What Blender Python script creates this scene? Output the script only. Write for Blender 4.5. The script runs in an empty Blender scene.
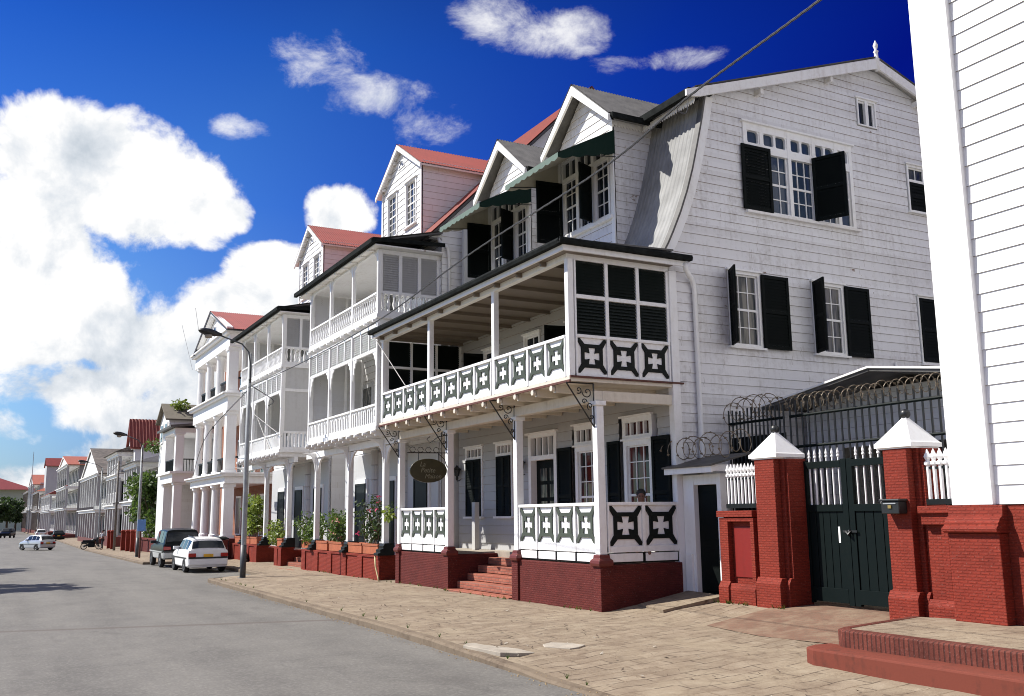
import bpy, math, random
from mathutils import Vector, Matrix
random.seed(7)
S = 1.25                       # the scene is measured in units of 1.25 m; every helper multiplies by S
R = math.radians
scene = bpy.context.scene
col = scene.collection

# ------------------------------------------------------------------ camera
YAW, PITCH, ROLL = R(28.4187), R(9.7933), R(-0.6878)
fwd = Vector((math.sin(YAW)*math.cos(PITCH), math.cos(YAW)*math.cos(PITCH), math.sin(PITCH)))
rt0 = Vector((math.cos(YAW), -math.sin(YAW), 0)); up0 = rt0.cross(fwd)
rt = math.cos(ROLL)*rt0 + math.sin(ROLL)*up0
up = -math.sin(ROLL)*rt0 + math.cos(ROLL)*up0
cam_d = bpy.data.cameras.new('camera'); cam = bpy.data.objects.new('camera', cam_d); col.objects.link(cam)
M3 = Matrix((rt, up, -fwd)).transposed()
cam.matrix_world = Matrix.Translation((0, 0, 1.6*S)) @ M3.to_4x4()
cam_d.sensor_width = 36; cam_d.lens = 969.05/1024*36; cam_d.clip_end = 6000; cam_d.clip_start = .05
scene.camera = cam

def pxdir(px, py):
    return ((px-512)*rt - (py-348)*up + 969.05*fwd).normalized()

# ------------------------------------------------------------------ light
SUNV = Vector((-1, .7, 1.3)).normalized()      # towards the sun: from across the street, ahead of us
SUN_EL = math.asin(SUNV.z); SUN_AZ = math.atan2(SUNV.x, SUNV.y)
sd = bpy.data.lights.new('sun', 'SUN'); sd.energy = 5.0; sd.angle = R(.53); sd.color = (1, .96, .89)
so = bpy.data.objects.new('sun', sd); col.objects.link(so)
so.rotation_euler = (-SUNV).to_track_quat('-Z', 'Y').to_euler()
scene.view_settings.view_transform = 'Standard'; scene.view_settings.look = 'None'
scene.view_settings.exposure = .64; scene.view_settings.gamma = 1
scene.cycles.filter_width = 1.0

class NT:                                       # short-hand for building node trees
    def __init__(s, tree): s.t = tree; s.n = tree.nodes; s.l = tree.links
    def new(s, typ, **kw):
        n = s.n.new(typ)
        for k, v in kw.items():
            if k == 'inp':
                for a, b in v.items():
                    if hasattr(b, 'is_output') or isinstance(b, bpy.types.NodeSocket): s.l.new(b, n.inputs[a])
                    else: n.inputs[a].default_value = b
            else: setattr(n, k, v)
        return n
    def m(s, op, a, b=0.0, c=None, clamp=False):
        n = s.n.new('ShaderNodeMath'); n.operation = op; n.use_clamp = clamp
        for i, v in enumerate((a, b, c)):
            if v is None: continue
            if isinstance(v, bpy.types.NodeSocket): s.l.new(v, n.inputs[i])
            else: n.inputs[i].default_value = v
        return n.outputs[0]
    def ramp(s, fac, pts):
        n = s.n.new('ShaderNodeValToRGB'); s.l.new(fac, n.inputs[0])
        e = n.color_ramp.elements
        while len(e) < len(pts): e.new(.5)
        for el, (p, c) in zip(e, pts): el.position = p; el.color = c if len(c) == 4 else (*c, 1)
        return n.outputs[0]
    def mix(s, f, a, b):
        n = s.n.new('ShaderNodeMix'); n.data_type = 'RGBA'
        for k, v in ((0, f), (6, a), (7, b)):
            if isinstance(v, bpy.types.NodeSocket): s.l.new(v, n.inputs[k])
            else: n.inputs[k].default_value = v if k == 0 else ((*v, 1) if len(v) == 3 else v)
        return n.outputs[2]
    def noise(s, vec, scale, detail=4, rough=.55, dist=0):
        n = s.n.new('ShaderNodeTexNoise'); s.l.new(vec, n.inputs['Vector'])
        n.inputs['Scale'].default_value = scale; n.inputs['Detail'].default_value = detail
        n.inputs['Roughness'].default_value = rough; n.inputs['Distortion'].default_value = dist
        return n.outputs['Fac']

def stretch0(t, c):
    return t.new('ShaderNodeVectorMath', operation='MULTIPLY', inp={0: c, 1: (1.6, 1.6, 2.6)}).outputs[0]
# ------------------------------------------------------------------ sky with fair-weather clouds, by direction
w = bpy.data.worlds.new('World'); scene.world = w; w.use_nodes = True
T = NT(w.node_tree); T.n.clear()
sky = T.new('ShaderNodeTexSky', sky_type='NISHITA', sun_disc=False, sun_elevation=SUN_EL, sun_rotation=SUN_AZ % (2*math.pi),
            altitude=0, air_density=1.0, dust_density=.6, ozone_density=3.0)
tc = T.new('ShaderNodeTexCoord'); D = tc.outputs['Generated']
sep = T.new('ShaderNodeSeparateXYZ', inp={0: D}); dx, dy, dz = sep.outputs
az = T.m('ARCTAN2', dx, dy); el = T.m('ARCSINE', dz)
def azel(px, py):
    d = pxdir(px, py); return math.atan2(d.x, d.y), math.asin(d.z)
# (px, py, half-width px, half-height px, strength): where the photograph has its clouds
CUMULUS = [(100, 178, 118, 82, 1.0), (190, 205, 62, 48, .9), (20, 235, 110, 80, .95), (60, 300, 120, 60, .8), (235, 215, 26, 24, .7), (20, 340, 100, 42, .75), (150, 345, 100, 56, .85),
           (235, 335, 95, 60, .9), (268, 275, 46, 44, .9), (340, 210, 40, 34, .85), (70, 385, 95, 34, .8), (95, 410, 80, 34, .6), (215, 405, 85, 55, .8), (30, 478, 80, 20, .5), (130, 455, 70, 30, .5), (15, 425, 40, 22, .4), (300, 320, 60, 50, .8)]
WISPS = [(315, 62, 52, 34, .8), (375, 95, 62, 26, .9), (425, 125, 44, 24, .8), (240, 127, 32, 14, .8), (500, 12, 50, 26, .9), (555, 32, 70, 28, 1.15), (655, 62, 60, 12, .5)]
def blobs(L):
    dens = None
    for (px, py, rx, ry, amp) in L:
        a0, e0 = azel(px, py); a1, _ = azel(px+rx, py); _, e1 = azel(px, py-ry)
        u = T.m('DIVIDE', T.m('SUBTRACT', az, a0), abs(a1-a0)); v = T.m('DIVIDE', T.m('SUBTRACT', el, e0), abs(e1-e0))
        r2 = T.m('ADD', T.m('MULTIPLY', u, u), T.m('MULTIPLY', v, v))
        b = T.m('MULTIPLY', T.m('SUBTRACT', 1.0, r2), amp)
        dens = b if dens is None else T.m('SMOOTH_MAX', dens, b, .12)
    return dens
away = T.m('GREATER_THAN', T.m('ABSOLUTE', T.m('SUBTRACT', az, .35)), 1.35)      # other quarters of the sky: unseen clouds, thickened for neutral fill light
dens = T.m('MAXIMUM', blobs(CUMULUS), T.m('SUBTRACT', T.m('MULTIPLY', away, .9), .8))
def relief(vec):                                   # fractal billows with rounded heads
    wn = T.new('ShaderNodeTexNoise', inp={'Vector': vec, 'Scale': 6.0, 'Detail': 3}).outputs['Color']
    wv = T.new('ShaderNodeVectorMath', operation='MULTIPLY_ADD', inp={0: wn, 1: (.10, .10, .10), 2: vec}).outputs[0]
    t = None
    for sc, k in ((11, .50), (25, .26), (56, .12)):
        vo = T.new('ShaderNodeTexVoronoi', feature='F1', inp={'Vector': wv, 'Scale': float(sc)}).outputs['Distance']
        q = T.m('MULTIPLY', T.m('SUBTRACT', .5, vo), k); t = q if t is None else T.m('ADD', t, q)
    return T.m('ADD', t, T.m('ADD', T.m('MULTIPLY', T.m('SUBTRACT', T.noise(vec, 10, 10, .64, .25), .5), 1.75), T.m('MULTIPLY', T.m('SUBTRACT', T.noise(vec, 3.6, 3, .5), .5), .9)))
nz = relief(D)
upv = T.new('ShaderNodeVectorMath', operation='ADD', inp={0: D, 1: (-.016, .008, .026)}).outputs[0]
nz2 = relief(upv)
full = T.m('ADD', dens, T.m('MULTIPLY', nz, 1.25))
mask = T.new('ShaderNodeMapRange', interpolation_type='SMOOTHSTEP', inp={0: full, 1: -.02, 2: .36}).outputs[0]
wz = T.noise(stretch0(T, D), 9, 9, .68, .3)
wf = T.m('ADD', blobs(WISPS), T.m('MULTIPLY', T.m('SUBTRACT', wz, .56), 3.4))
wmask = T.m('MULTIPLY', T.new('ShaderNodeMapRange', interpolation_type='SMOOTHSTEP', inp={0: wf, 1: -.15, 2: 1.25}).outputs[0], .88)
# relief: brighter towards the sun, greyer in the thick undersides
rel = T.m('ADD', T.m('MULTIPLY', T.m('SUBTRACT', nz, nz2), 1.25), .84)
low = T.new('ShaderNodeMapRange', inp={0: el, 1: .02, 2: .34}).outputs[0]
lown = T.new('ShaderNodeMapRange', inp={0: T.noise(D, 5.5, 6, .55), 1: .35, 2: .68}).outputs[0]
rel = T.m('SUBTRACT', rel, T.m('MULTIPLY', T.m('SUBTRACT', 1.0, low), T.m('MULTIPLY', lown, .95)))
ccol = T.ramp(rel, [(0.0, (.56, .62, .69)), (.40, (.76, .80, .85)), (.74, (1.0, 1.0, 1.0))])
mask = T.m('MAXIMUM', mask, wmask)
ccol = T.new('ShaderNodeVectorMath', operation='SCALE', inp={0: ccol, 'Scale': 10.6}).outputs[0]
g = T.new('ShaderNodeGamma', inp={0: sky.outputs[0], 1: 1.0}).outputs[0]
tint = T.ramp(T.new('ShaderNodeMapRange', inp={0: el, 1: 0, 2: .62}).outputs[0],
              [(0, (.85, 1.12, 1.35)), (.25, (.60, 1.0, 1.5)), (.5, (.22, .60, 1.45)), (.75, (.08, .36, 1.2)), (1, (.02, .10, .62))])
sdot = T.new('ShaderNodeVectorMath', operation='DOT_PRODUCT', inp={0: D, 1: tuple(SUNV)}).outputs['Value']     # deepest blue across the sun, as through a polariser
pol = T.ramp(sdot, [(.12, (.07, .09, .52)), (.30, (.34, .46, .82)), (.52, (1.45, 1.22, 1.0)), (.8, (1.1, 1.1, 1.05))])
tint = T.new('ShaderNodeVectorMath', operation='MULTIPLY', inp={0: tint, 1: pol}).outputs[0]
skyc = T.new('ShaderNodeVectorMath', operation='MULTIPLY', inp={0: g, 1: tint}).outputs[0]
final = T.mix(mask, skyc, ccol)
bg = T.new('ShaderNodeBackground', inp={0: final, 1: .062}); out = T.new('ShaderNodeOutputWorld')
T.l.new(bg.outputs[0], out.inputs[0])

# ------------------------------------------------------------------ materials (all procedural, object coordinates in metres)
def new_mat(name):
    m = bpy.data.materials.new(name); m.use_nodes = True
    t = NT(m.node_tree); b = t.n['Principled BSDF']
    c = t.new('ShaderNodeTexCoord').outputs['Object']
    return m, t, b, c
def stretch(t, c, sx, sy, sz):
    return t.new('ShaderNodeVectorMath', operation='MULTIPLY', inp={0: c, 1: (sx, sy, sz)}).outputs[0]
def bump(t, b, h, strength=.4, dist=.01):
    n = t.new('ShaderNodeBump', inp={'Height': h, 'Strength': strength, 'Distance': dist}); t.l.new(n.outputs[0], b.inputs['Normal'])
def plain(name, c, rough=.5, var=.25, scale=3, metal=0, spec=.5, bmp=0):
    m, t, b, co = new_mat(name)
    n = t.noise(co, scale, 6, .6)
    dk = tuple(x*(1-var) for x in c); lt = tuple(min(1, x*(1+var)) for x in c)
    t.l.new(t.ramp(n, [(.3, dk), (.7, lt)]), b.inputs['Base Color'])
    b.inputs['Roughness'].default_value = rough; b.inputs['Metallic'].default_value = metal; b.inputs['Specular IOR Level'].default_value = spec
    if bmp: bump(t, b, t.noise(co, scale*12, 4), bmp, .004)
    return m
def paint(name, c, dirt=(.38, .33, .27), amount=.35, peel=.0, streak=True, rough=.45, peelc=(.2, .13, .09), board=0, spec=.35):
    m, t, b, co = new_mat(name)
    big = t.noise(co, .9, 5, .6); fine = t.noise(co, 9, 6, .65)
    st = t.noise(stretch(t, co, 5, 5, .35), 1.6, 5, .6)
    f = t.m('MULTIPLY', t.m('MULTIPLY', big, st), fine) if streak else t.m('MULTIPLY', big, fine)
    lo, hi = (.11, .30) if streak else (.2, .5)
    f = t.new('ShaderNodeMapRange', inp={0: f, 1: lo, 2: hi, 3: 0, 4: amount}).outputs[0]
    colr = t.mix(f, c, dirt)
    if board:                                           # every board weathers a little differently
        sp = t.new('ShaderNodeSeparateXYZ', inp={0: co})
        k = t.m('FLOOR', t.m('DIVIDE', sp.outputs[2], board))
        wn = t.new('ShaderNodeTexWhiteNoise', noise_dimensions='1D', inp={'W': k}).outputs[0]
        colr = t.mix(t.m('MULTIPLY', wn, .22), colr, dirt)
    if peel:
        pn = t.noise(stretch(t, co, 1, 1, 2.2), 2.3, 8, .7); pm = t.noise(co, .35, 2)
        pk = t.m('ADD', pn, t.m('MULTIPLY', t.m('SUBTRACT', pm, .5), .5))
        f2 = t.new('ShaderNodeMapRange', inp={0: pk, 1: .74-peel, 2: .77-peel}).outputs[0]
        colr = t.mix(f2, colr, peelc)
    if board:                                           # butt joints between lengths of board
        u = t.m('ADD', t.m('ADD', sp.outputs[0], sp.outputs[1]), t.m('MULTIPLY', wn, 9.0))
        jf = t.m('LESS_THAN', t.m('FRACT', t.m('DIVIDE', u, 3.7)), .0035)
        colr = t.mix(t.m('MULTIPLY', jf, .7), colr, dirt)
    t.l.new(colr, b.inputs['Base Color']); b.inputs['Roughness'].default_value = rough; b.inputs['Specular IOR Level'].default_value = spec
    bump(t, b, t.noise(stretch(t, co, 1, 1, 6), 14, 5), .12, .006)
    return m
def brick(name, c1, c2, mortar, bw=.21, bh=.07, bumps=.6, stain=.3, rough=.75, msize=.012):
    m, t, b, co = new_mat(name)
    sp = t.new('ShaderNodeSeparateXYZ', inp={0: co})
    v = t.new('ShaderNodeCombineXYZ', inp={0: t.m('ADD', sp.outputs[0], sp.outputs[1]), 1: sp.outputs[2]}).outputs[0]
    br = t.new('ShaderNodeTexBrick', inp={'Vector': v, 'Color1': (*c1, 1), 'Color2': (*c2, 1), 'Mortar': (*mortar, 1), 'Scale': 1.0,
               'Mortar Size': msize, 'Mortar Smooth': .3, 'Brick Width': bw, 'Row Height': bh})
    n = t.noise(co, 2.2, 6, .65); n2 = t.noise(co, 30, 4)
    colr = t.mix(t.m('MULTIPLY', t.new('ShaderNodeMapRange', inp={0: n, 1: .45, 2: .7}).outputs[0], stain), br.outputs[0], tuple(x*.4 for x in c1))
    colr = t.mix(t.m('MULTIPLY', t.new('ShaderNodeMapRange', inp={0: n2, 1: .6, 2: .75}).outputs[0], .18), colr, (.5, .36, .3))
    t.l.new(colr, b.inputs['Base Color']); b.inputs['Roughness'].default_value = rough; b.inputs['Specular IOR Level'].default_value = .2
    h = t.m('ADD', t.m('MULTIPLY', br.outputs['Fac'], -1), t.m('MULTIPLY', n2, .6)); bump(t, b, h, bumps, .012)
    return m
def glass(name, c=(.012, .017, .024), tint=(.05, .012, .01), curtain=0):
    m, t, b, co = new_mat(name)
    n = t.noise(stretch(t, co, 3, 3, .25), 2.4, 3)
    f = t.new('ShaderNodeMapRange', inp={0: n, 1: .45, 2: .6, 3: 0, 4: curtain}).outputs[0]
    t.l.new(t.mix(f, c, tint), b.inputs['Base Color'])
    b.inputs['Roughness'].default_value = .06; b.inputs['Specular IOR Level'].default_value = .38
    bump(t, b, t.noise(co, 3, 2), .08, .02)
    return m
def leafm(name, a, b2, c2):
    m, t, b, co = new_mat(name)
    n = t.noise(co, 2.5, 3); wn = t.new('ShaderNodeTexWhiteNoise', inp={'Vector': t.new('ShaderNodeVectorMath', operation='SNAP', inp={0: co, 1: (.09, .09, .09)}).outputs[0]}).outputs[0]
    t.l.new(t.ramp(t.m('ADD', t.m('MULTIPLY', n, .6), t.m('MULTIPLY', wn, .4)), [(.3, a), (.52, b2), (.75, c2)]), b.inputs['Base Color'])
    b.inputs['Roughness'].default_value = .45
    tr = t.new('ShaderNodeBsdfTranslucent'); t.l.new(t.ramp(n, [(.3, b2), (.7, c2)]), tr.inputs[0])
    mx = t.new('ShaderNodeMixShader', inp={0: .35, 1: b.outputs[0], 2: tr.outputs[0]})
    t.l.new(mx.outputs[0], t.n['Material Output'].inputs[0])
    return m

W_OLD = paint('white weathered clapboard', (.76, .76, .77), (.34, .31, .28), .75, peel=.05, board=.231)
W_SIDE = paint('white clapboard', (.80, .80, .79), (.5, .46, .4), .3, board=.25)
W_NEW = paint('fresh white clapboard', (.86, .86, .85), (.55, .50, .44), .3)
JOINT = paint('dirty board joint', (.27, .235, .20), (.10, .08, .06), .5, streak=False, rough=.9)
AWNF = paint('faded and sunlit green canvas', (.12, .17, .145), (.2, .24, .2), .3, rough=.85)  # front valance: green canvas, faded and also paled in colour for sunlight
AWNU = paint('canvas lining', (.50, .47, .38), (.3, .28, .22), .4, rough=.85)
DARKC = paint('brown ceiling boards', (.17, .14, .11), (.16, .12, .09), .5)
W_TRIM = paint('white trim', (.83, .83, .82), (.45, .40, .33), .35)
W_WORN = paint('worn white trim', (.80, .79, .77), (.40, .33, .26), .5, peel=.05)
CREAM = paint('cream ceiling paint', (.66, .60, .50), (.36, .30, .22), .5)
SCREEN = paint('grey louver', (.52, .52, .51), (.3, .28, .25), .4)
DARKW = paint('shaded grey boards', (.27, .27, .265), (.16, .14, .12), .4)  # walls behind far columns: the gallery shade is put into this colour
DIMW = paint('dimmed white clapboard', (.41, .41, .41), (.3, .28, .25), .35)  # white boards with the porch shade put into the paint; also far columns
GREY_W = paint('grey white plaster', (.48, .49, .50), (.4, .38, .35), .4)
GREEN = paint('dark green paint', (.003, .005, .0045), (.010, .011, .010), .25, rough=.6, spec=.10)
GREEN_G = paint('gate green paint', (.0028, .0068, .0066), (.012, .014, .013), .35, rough=.55, spec=.12)
GREENC = paint('sunlit green cutwork', (.062, .075, .060), (.11, .105, .085), .4, rough=.6, spec=.15)  # front railings: sunlight put into the dark green of the cutwork
GREEND = paint('shaded green cutwork', (.006, .009, .008), (.025, .025, .022), .4, rough=.55, spec=.15)  # gable-side railings: same green with shade put into the colour; also skirting
CANVAS = paint('green canvas', (.010, .026, .020), (.03, .04, .035), .4, rough=.9, spec=.1)
BLACK = plain('black iron', (.012, .013, .013), .4, .3, 8)
BLACKP = plain('black paint', (.008, .011, .011), .5, .3, 4, 0, .2)
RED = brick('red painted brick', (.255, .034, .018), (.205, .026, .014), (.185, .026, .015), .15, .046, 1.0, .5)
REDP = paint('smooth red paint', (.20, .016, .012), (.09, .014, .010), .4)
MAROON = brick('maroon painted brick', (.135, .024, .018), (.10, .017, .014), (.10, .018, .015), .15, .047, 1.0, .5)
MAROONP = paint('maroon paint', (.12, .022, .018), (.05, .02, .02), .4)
STEPB = brick('worn red step brick', (.36, .13, .085), (.28, .085, .055), (.2, .1, .075), .2, .075, .6, .35)
ORANGE = brick('orange brick', (.30, .115, .065), (.25, .09, .05), (.3, .2, .15), .22, .07)
TERRA = brick('terracotta', (.40, .13, .065), (.33, .10, .05), (.25, .1, .06), .5, .3, .3, .5)
TIN = plain('zinc sheet', (.235, .235, .23), .6, .25, 1.6, 0, .25)
TIND = plain('dark tin', (.085, .082, .078), .55, .35, 3)
GUTTER = plain('dark gutter', (.013, .015, .0145), .85, .5, 6, 0, .06)
ROOFR = paint('red sheet roof', (.28, .065, .047), (.14, .055, .04), .75, streak=False, rough=.5)
ROOFRD = paint('dark red sheet roof', (.20, .04, .03), (.1, .03, .025), .5, streak=False, rough=.5)
ROOFO = paint('orange red tiles', (.31, .085, .05), (.2, .08, .05), .55, streak=False, rough=.7)
ROOFG = brick('grey slates', (.20, .17, .15), (.11, .10, .09), (.05, .045, .04), .3, .2, .8, .5)
MOSS = paint('mossy slates', (.17, .15, .12), (.07, .075, .04), .6, streak=False, rough=.9)
GLASS = glass('window glass'); GLASSB = glass('blue window glass', (.03, .05, .085)); GLASSR = glass('window glass with red curtain', (.012, .012, .014), (.10, .015, .012), .9)
GLASSC = glass('window glass with pale curtain', (.03, .035, .04), (.22, .21, .18), .8)
CARW = plain('white car paint', (.78, .78, .77), .25, .03, 1); CARS = plain('silver car paint', (.52, .54, .57), .3, .05, 1, .5)
CARD = plain('dark car paint', (.005, .007, .007), .3, .2, 1, 0, .2); CLAD = plain('silver cladding', (.45, .46, .45), .4, .1, 2, .3)
TYRE = plain('tyre rubber', (.015, .015, .015), .8, .3, 10); RIM = plain('wheel rim', (.5, .5, .5), .35, .2, 10, .7)
TAIL = plain('tail light', (.35, .012, .01), .2, .2, 10); PLATE = plain('yellow plate', (.75, .42, .03), .4, .1, 10)
GALV = plain('galvanised steel', (.30, .32, .33), .55, .2, 5, 0)
LOUV = paint('green louvre paint', (.010, .015, .013), (.03, .03, .028), .3, rough=.5, spec=.3); DARKST = plain('dark painted steel', (.05, .055, .06), .5, .3, 6)
WOODP = plain('weathered pole wood', (.17, .15, .13), .85, .35, 8); BARK = plain('bark', (.11, .08, .055), .9, .4, 10, bmp=.6)
CABLE = plain('cable', (.025, .025, .025), .6, .5, 30); ROPE = plain('galvanised wire', (.33, .32, .30), .5, .3, 20)
LEAF = leafm('leaf green', (.03, .06, .012), (.06, .12, .022), (.15, .22, .04)); LEAFY = leafm('young leaf green', (.06, .10, .015), (.15, .22, .03), (.30, .36, .06))
LEAFD = leafm('dark leaf', (.015, .03, .01), (.03, .06, .016), (.07, .11, .03))
PINK = leafm('pink petal', (.5, .03, .10), (.65, .05, .16), (.7, .15, .25)); ROSE = leafm('pale petal', (.7, .25, .2), (.75, .35, .3), (.8, .5, .45))
SIGNG = plain('olive sign board', (.040, .034, .008), .4, .2, 5); SIGNT = plain('sign lettering', (.24, .23, .15), .5, .1, 5)
BLUE = plain('blue sign', (.12, .28, .62), .4, .1, 5)
SKIN = plain('brown skin', (.16, .065, .04), .5, .1, 8); SHIRT = plain('pale shirt', (.35, .38, .45), .8, .3, 14); TROUS = plain('dark trousers', (.03, .03, .04), .8, .2, 6)
HAIR = plain('black hair', (.012, .010, .009), .7, .2, 20); CHAIRW = plain('dark chair wood', (.06, .03, .018), .5, .3, 6)
CONC = plain('pale concrete', (.33, .29, .235), .85, .22, 3, bmp=.4)
RAZOR = plain('razor wire', (.22, .18, .13), .5, .4, 20, .3); RUST = plain('rusty edge', (.10, .03, .018), .7, .4, 10)

# ------------------------------------------------------------------ mesh helpers
ORG = {}
class Fr:                                        # wall frame: u along the wall, n out of it
    def __init__(s, o, u, n):
        s.o = Vector(o); s.u = Vector(u); s.n = Vector(n); s.flip = s.u.cross(s.n).z < 0
    def P(s, u, n, z): return s.o + u*s.u + n*s.n + Vector((0, 0, z))
def front(X): return Fr((X, 0, 0), (0, 1, 0), (-1, 0, 0))      # faces the street
def gab(Y): return Fr((0, Y, 0), (1, 0, 0), (0, -1, 0))        # faces the camera side
class MB:
    def __init__(s): s.v = []; s.f = []; s.m = []
    def add(s, vs, fs, mi=0, flip=False):
        k = len(s.v); s.v += [tuple(v) for v in vs]
        for f in fs:
            f = [k+i for i in f]; s.f.append(f[::-1] if flip else f); s.m.append(mi)
    def box(s, x0, x1, y0, y1, z0, z1, mi=0):
        s.add([(x, y, z) for z in (z0, z1) for y in (y0, y1) for x in (x0, x1)],
              [(0, 2, 3, 1), (4, 5, 7, 6), (0, 1, 5, 4), (2, 6, 7, 3), (0, 4, 6, 2), (1, 3, 7, 5)], mi)
    def fbox(s, F, u0, u1, n0, n1, z0, z1, mi=0):
        s.add([F.P(u, n, z) for z in (z0, z1) for n in (n0, n1) for u in (u0, u1)],
              [(0, 2, 3, 1), (4, 5, 7, 6), (0, 1, 5, 4), (2, 6, 7, 3), (0, 4, 6, 2), (1, 3, 7, 5)], mi, F.flip)
    def fpoly(s, F, pts, n0, n1, mi=0):          # extruded outline (u, z)
        a = sum(p[0]*q[1]-q[0]*p[1] for p, q in zip(pts, pts[1:]+pts[:1]))
        if a < 0: pts = pts[::-1]
        k = len(pts)
        vs = [F.P(u, n0, z) for u, z in pts]+[F.P(u, n1, z) for u, z in pts]
        fs = [list(range(k)), list(range(2*k-1, k-1, -1))]+[[i, k+i, k+(i+1) % k, (i+1) % k] for i in range(k)]
        s.add(vs, fs, mi, F.flip)
    def prism(s, pts, z0, z1, mi=0):             # plan outline (x, y)
        a = sum(p[0]*q[1]-q[0]*p[1] for p, q in zip(pts, pts[1:]+pts[:1]))
        if a < 0: pts = pts[::-1]
        k = len(pts)
        s.add([(x, y, z0) for x, y in pts]+[(x, y, z1) for x, y in pts],
              [list(range(k))[::-1], list(range(k, 2*k))]+[[i, (i+1) % k, k+(i+1) % k, k+i] for i in range(k)], mi)
    def quad(s, a, b, c, d, mi=0): s.add([a, b, c, d], [(0, 1, 2, 3)], mi)
    def slab(s, a, b, c, d, th, mi=0):           # thick quad, extruded down along its normal
        a, b, c, d = map(Vector, (a, b, c, d)); n = (b-a).cross(d-a).normalized()
        if n.z < 0: n = -n
        lo = [p-n*th for p in (a, b, c, d)]
        flip = (b-a).cross(d-a).z < 0
        s.add([a, b, c, d]+lo, [(0, 1, 2, 3), (7, 6, 5, 4), (0, 4, 5, 1), (1, 5, 6, 2), (2, 6, 7, 3), (3, 7, 4, 0)], mi, flip)
    def tube(s, pts, r, seg=6, mi=0):
        pts = [Vector(p) for p in pts]; k = len(s.v)
        rs = r if isinstance(r, (list, tuple)) else [r]*len(pts)
        for i, p in enumerate(pts):
            t = (pts[min(i+1, len(pts)-1)]-pts[max(i-1, 0)]).normalized()
            a = t.cross(Vector((0, 0, 1)))
            if a.length < 1e-3: a = Vector((1, 0, 0))
            a.normalize(); b = t.cross(a)
            for j in range(seg):
                an = 2*math.pi*j/seg; s.v.append(tuple(p+rs[i]*(math.cos(an)*a+math.sin(an)*b)))
        for i in range(len(pts)-1):
            for j in range(seg):
                s.f.append([k+i*seg+j, k+i*seg+(j+1) % seg, k+(i+1)*seg+(j+1) % seg, k+(i+1)*seg+j]); s.m.append(mi)
        s.f.append([k+j for j in range(seg)][::-1]); s.m.append(mi)
        s.f.append([k+(len(pts)-1)*seg+j for j in range(seg)]); s.m.append(mi)
    def lathe(s, c, prof, seg=12, mi=0, square=False):
        k = len(s.v); c = Vector(c); ph = math.pi/seg
        for r, z in prof:
            for j in range(seg):
                an = 2*math.pi*j/seg+ph; s.v.append((c.x+r*math.cos(an), c.y+r*math.sin(an), c.z+z))
        for i in range(len(prof)-1):
            for j in range(seg):
                s.f.append([k+i*seg+j, k+i*seg+(j+1) % seg, k+(i+1)*seg+(j+1) % seg, k+(i+1)*seg+j]); s.m.append(mi)
        s.f.append([k+j for j in range(seg)][::-1]); s.m.append(mi)
        s.f.append([k+(len(prof)-1)*seg+j for j in range(seg)]); s.m.append(mi)
    def ball(s, c, r, seg=12, mi=0):
        n = 7; s.lathe(c, [(max(.001, r*math.sin(math.pi*i/n)), -r*math.cos(math.pi*i/n)) for i in range(n+1)], seg, mi)
    def corr(s, P0, along, across, pitch=.06, amp=.012, mi=0, path=None, step=4):
        """corrugated sheet: ridges run along 'along' (or a list of points), repeated over 'across'"""
        P0 = Vector(P0); across = Vector(across); L = across.length
        pts = [Vector(p) for p in path] if path else [P0, P0+Vector(along)]
        n = max(2, int(L/pitch*step)); k = len(s.v)
        for i in range(n+1):
            for j, p in enumerate(pts):
                t = (pts[min(j+1, len(pts)-1)]-pts[max(j-1, 0)]).normalized(); N = t.cross(across).normalized()
                if N.z < 0: N = -N
                s.v.append(tuple(p+across*(i/n)+N*amp*math.cos(2*math.pi*i/step)))
        q = len(pts)
        for i in range(n):
            for j in range(q-1):
                s.f.append([k+i*q+j, k+(i+1)*q+j, k+(i+1)*q+j+1, k+i*q+j+1]); s.m.append(mi)
    def siding(s, F, u0, u1, z0, z1, holes=(), sp=.185, lap=.024, outline=None, mi=0, jit=.12):
        zs = [z0]; z = z0
        while z < z1-sp*.4:
            z += sp*(1+random.uniform(-jit, jit)); zs.append(min(z, z1))
        zs[-1] = z1
        for a, b in zip(zs, zs[1:]):
            cuts = sorted({a, b} | {h[k] for h in holes for k in (2, 3) if a < h[k] < b})
            for c, d in zip(cuts, cuts[1:]):
                mid = (c+d)/2
                if outline:
                    l0, r0 = outline(c); l1, r1 = outline(d)
                else: l0 = l1 = u0; r0 = r1 = u1
                iv = [(l0, r0, l1, r1)]
                for h in holes:
                    if h[2] < mid < h[3]:
                        nv = []
                        for (p, q, p2, q2) in iv:
                            if h[1] <= min(p, p2) or h[0] >= max(q, q2): nv.append((p, q, p2, q2)); continue
                            if h[0] > p: nv.append((p, h[0], p2, h[0]))
                            if h[1] < q: nv.append((h[1], q, h[1], q2))
                        iv = nv
                nc = lap*(1-(c-a)/(b-a)); nd = lap*(1-(d-a)/(b-a))+.001
                for (p, q, p2, q2) in iv:
                    s.add([F.P(p, nc, c), F.P(q, nc, c), F.P(q2, nd, d), F.P(p2, nd, d)], [(0, 3, 2, 1)], mi, F.flip)
                    if c == a: s.add([F.P(p, -.004, c-.004), F.P(q, -.004, c-.004), F.P(q, nc, c), F.P(p, nc, c)], [(0, 3, 2, 1)], mi+1, F.flip)
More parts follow.
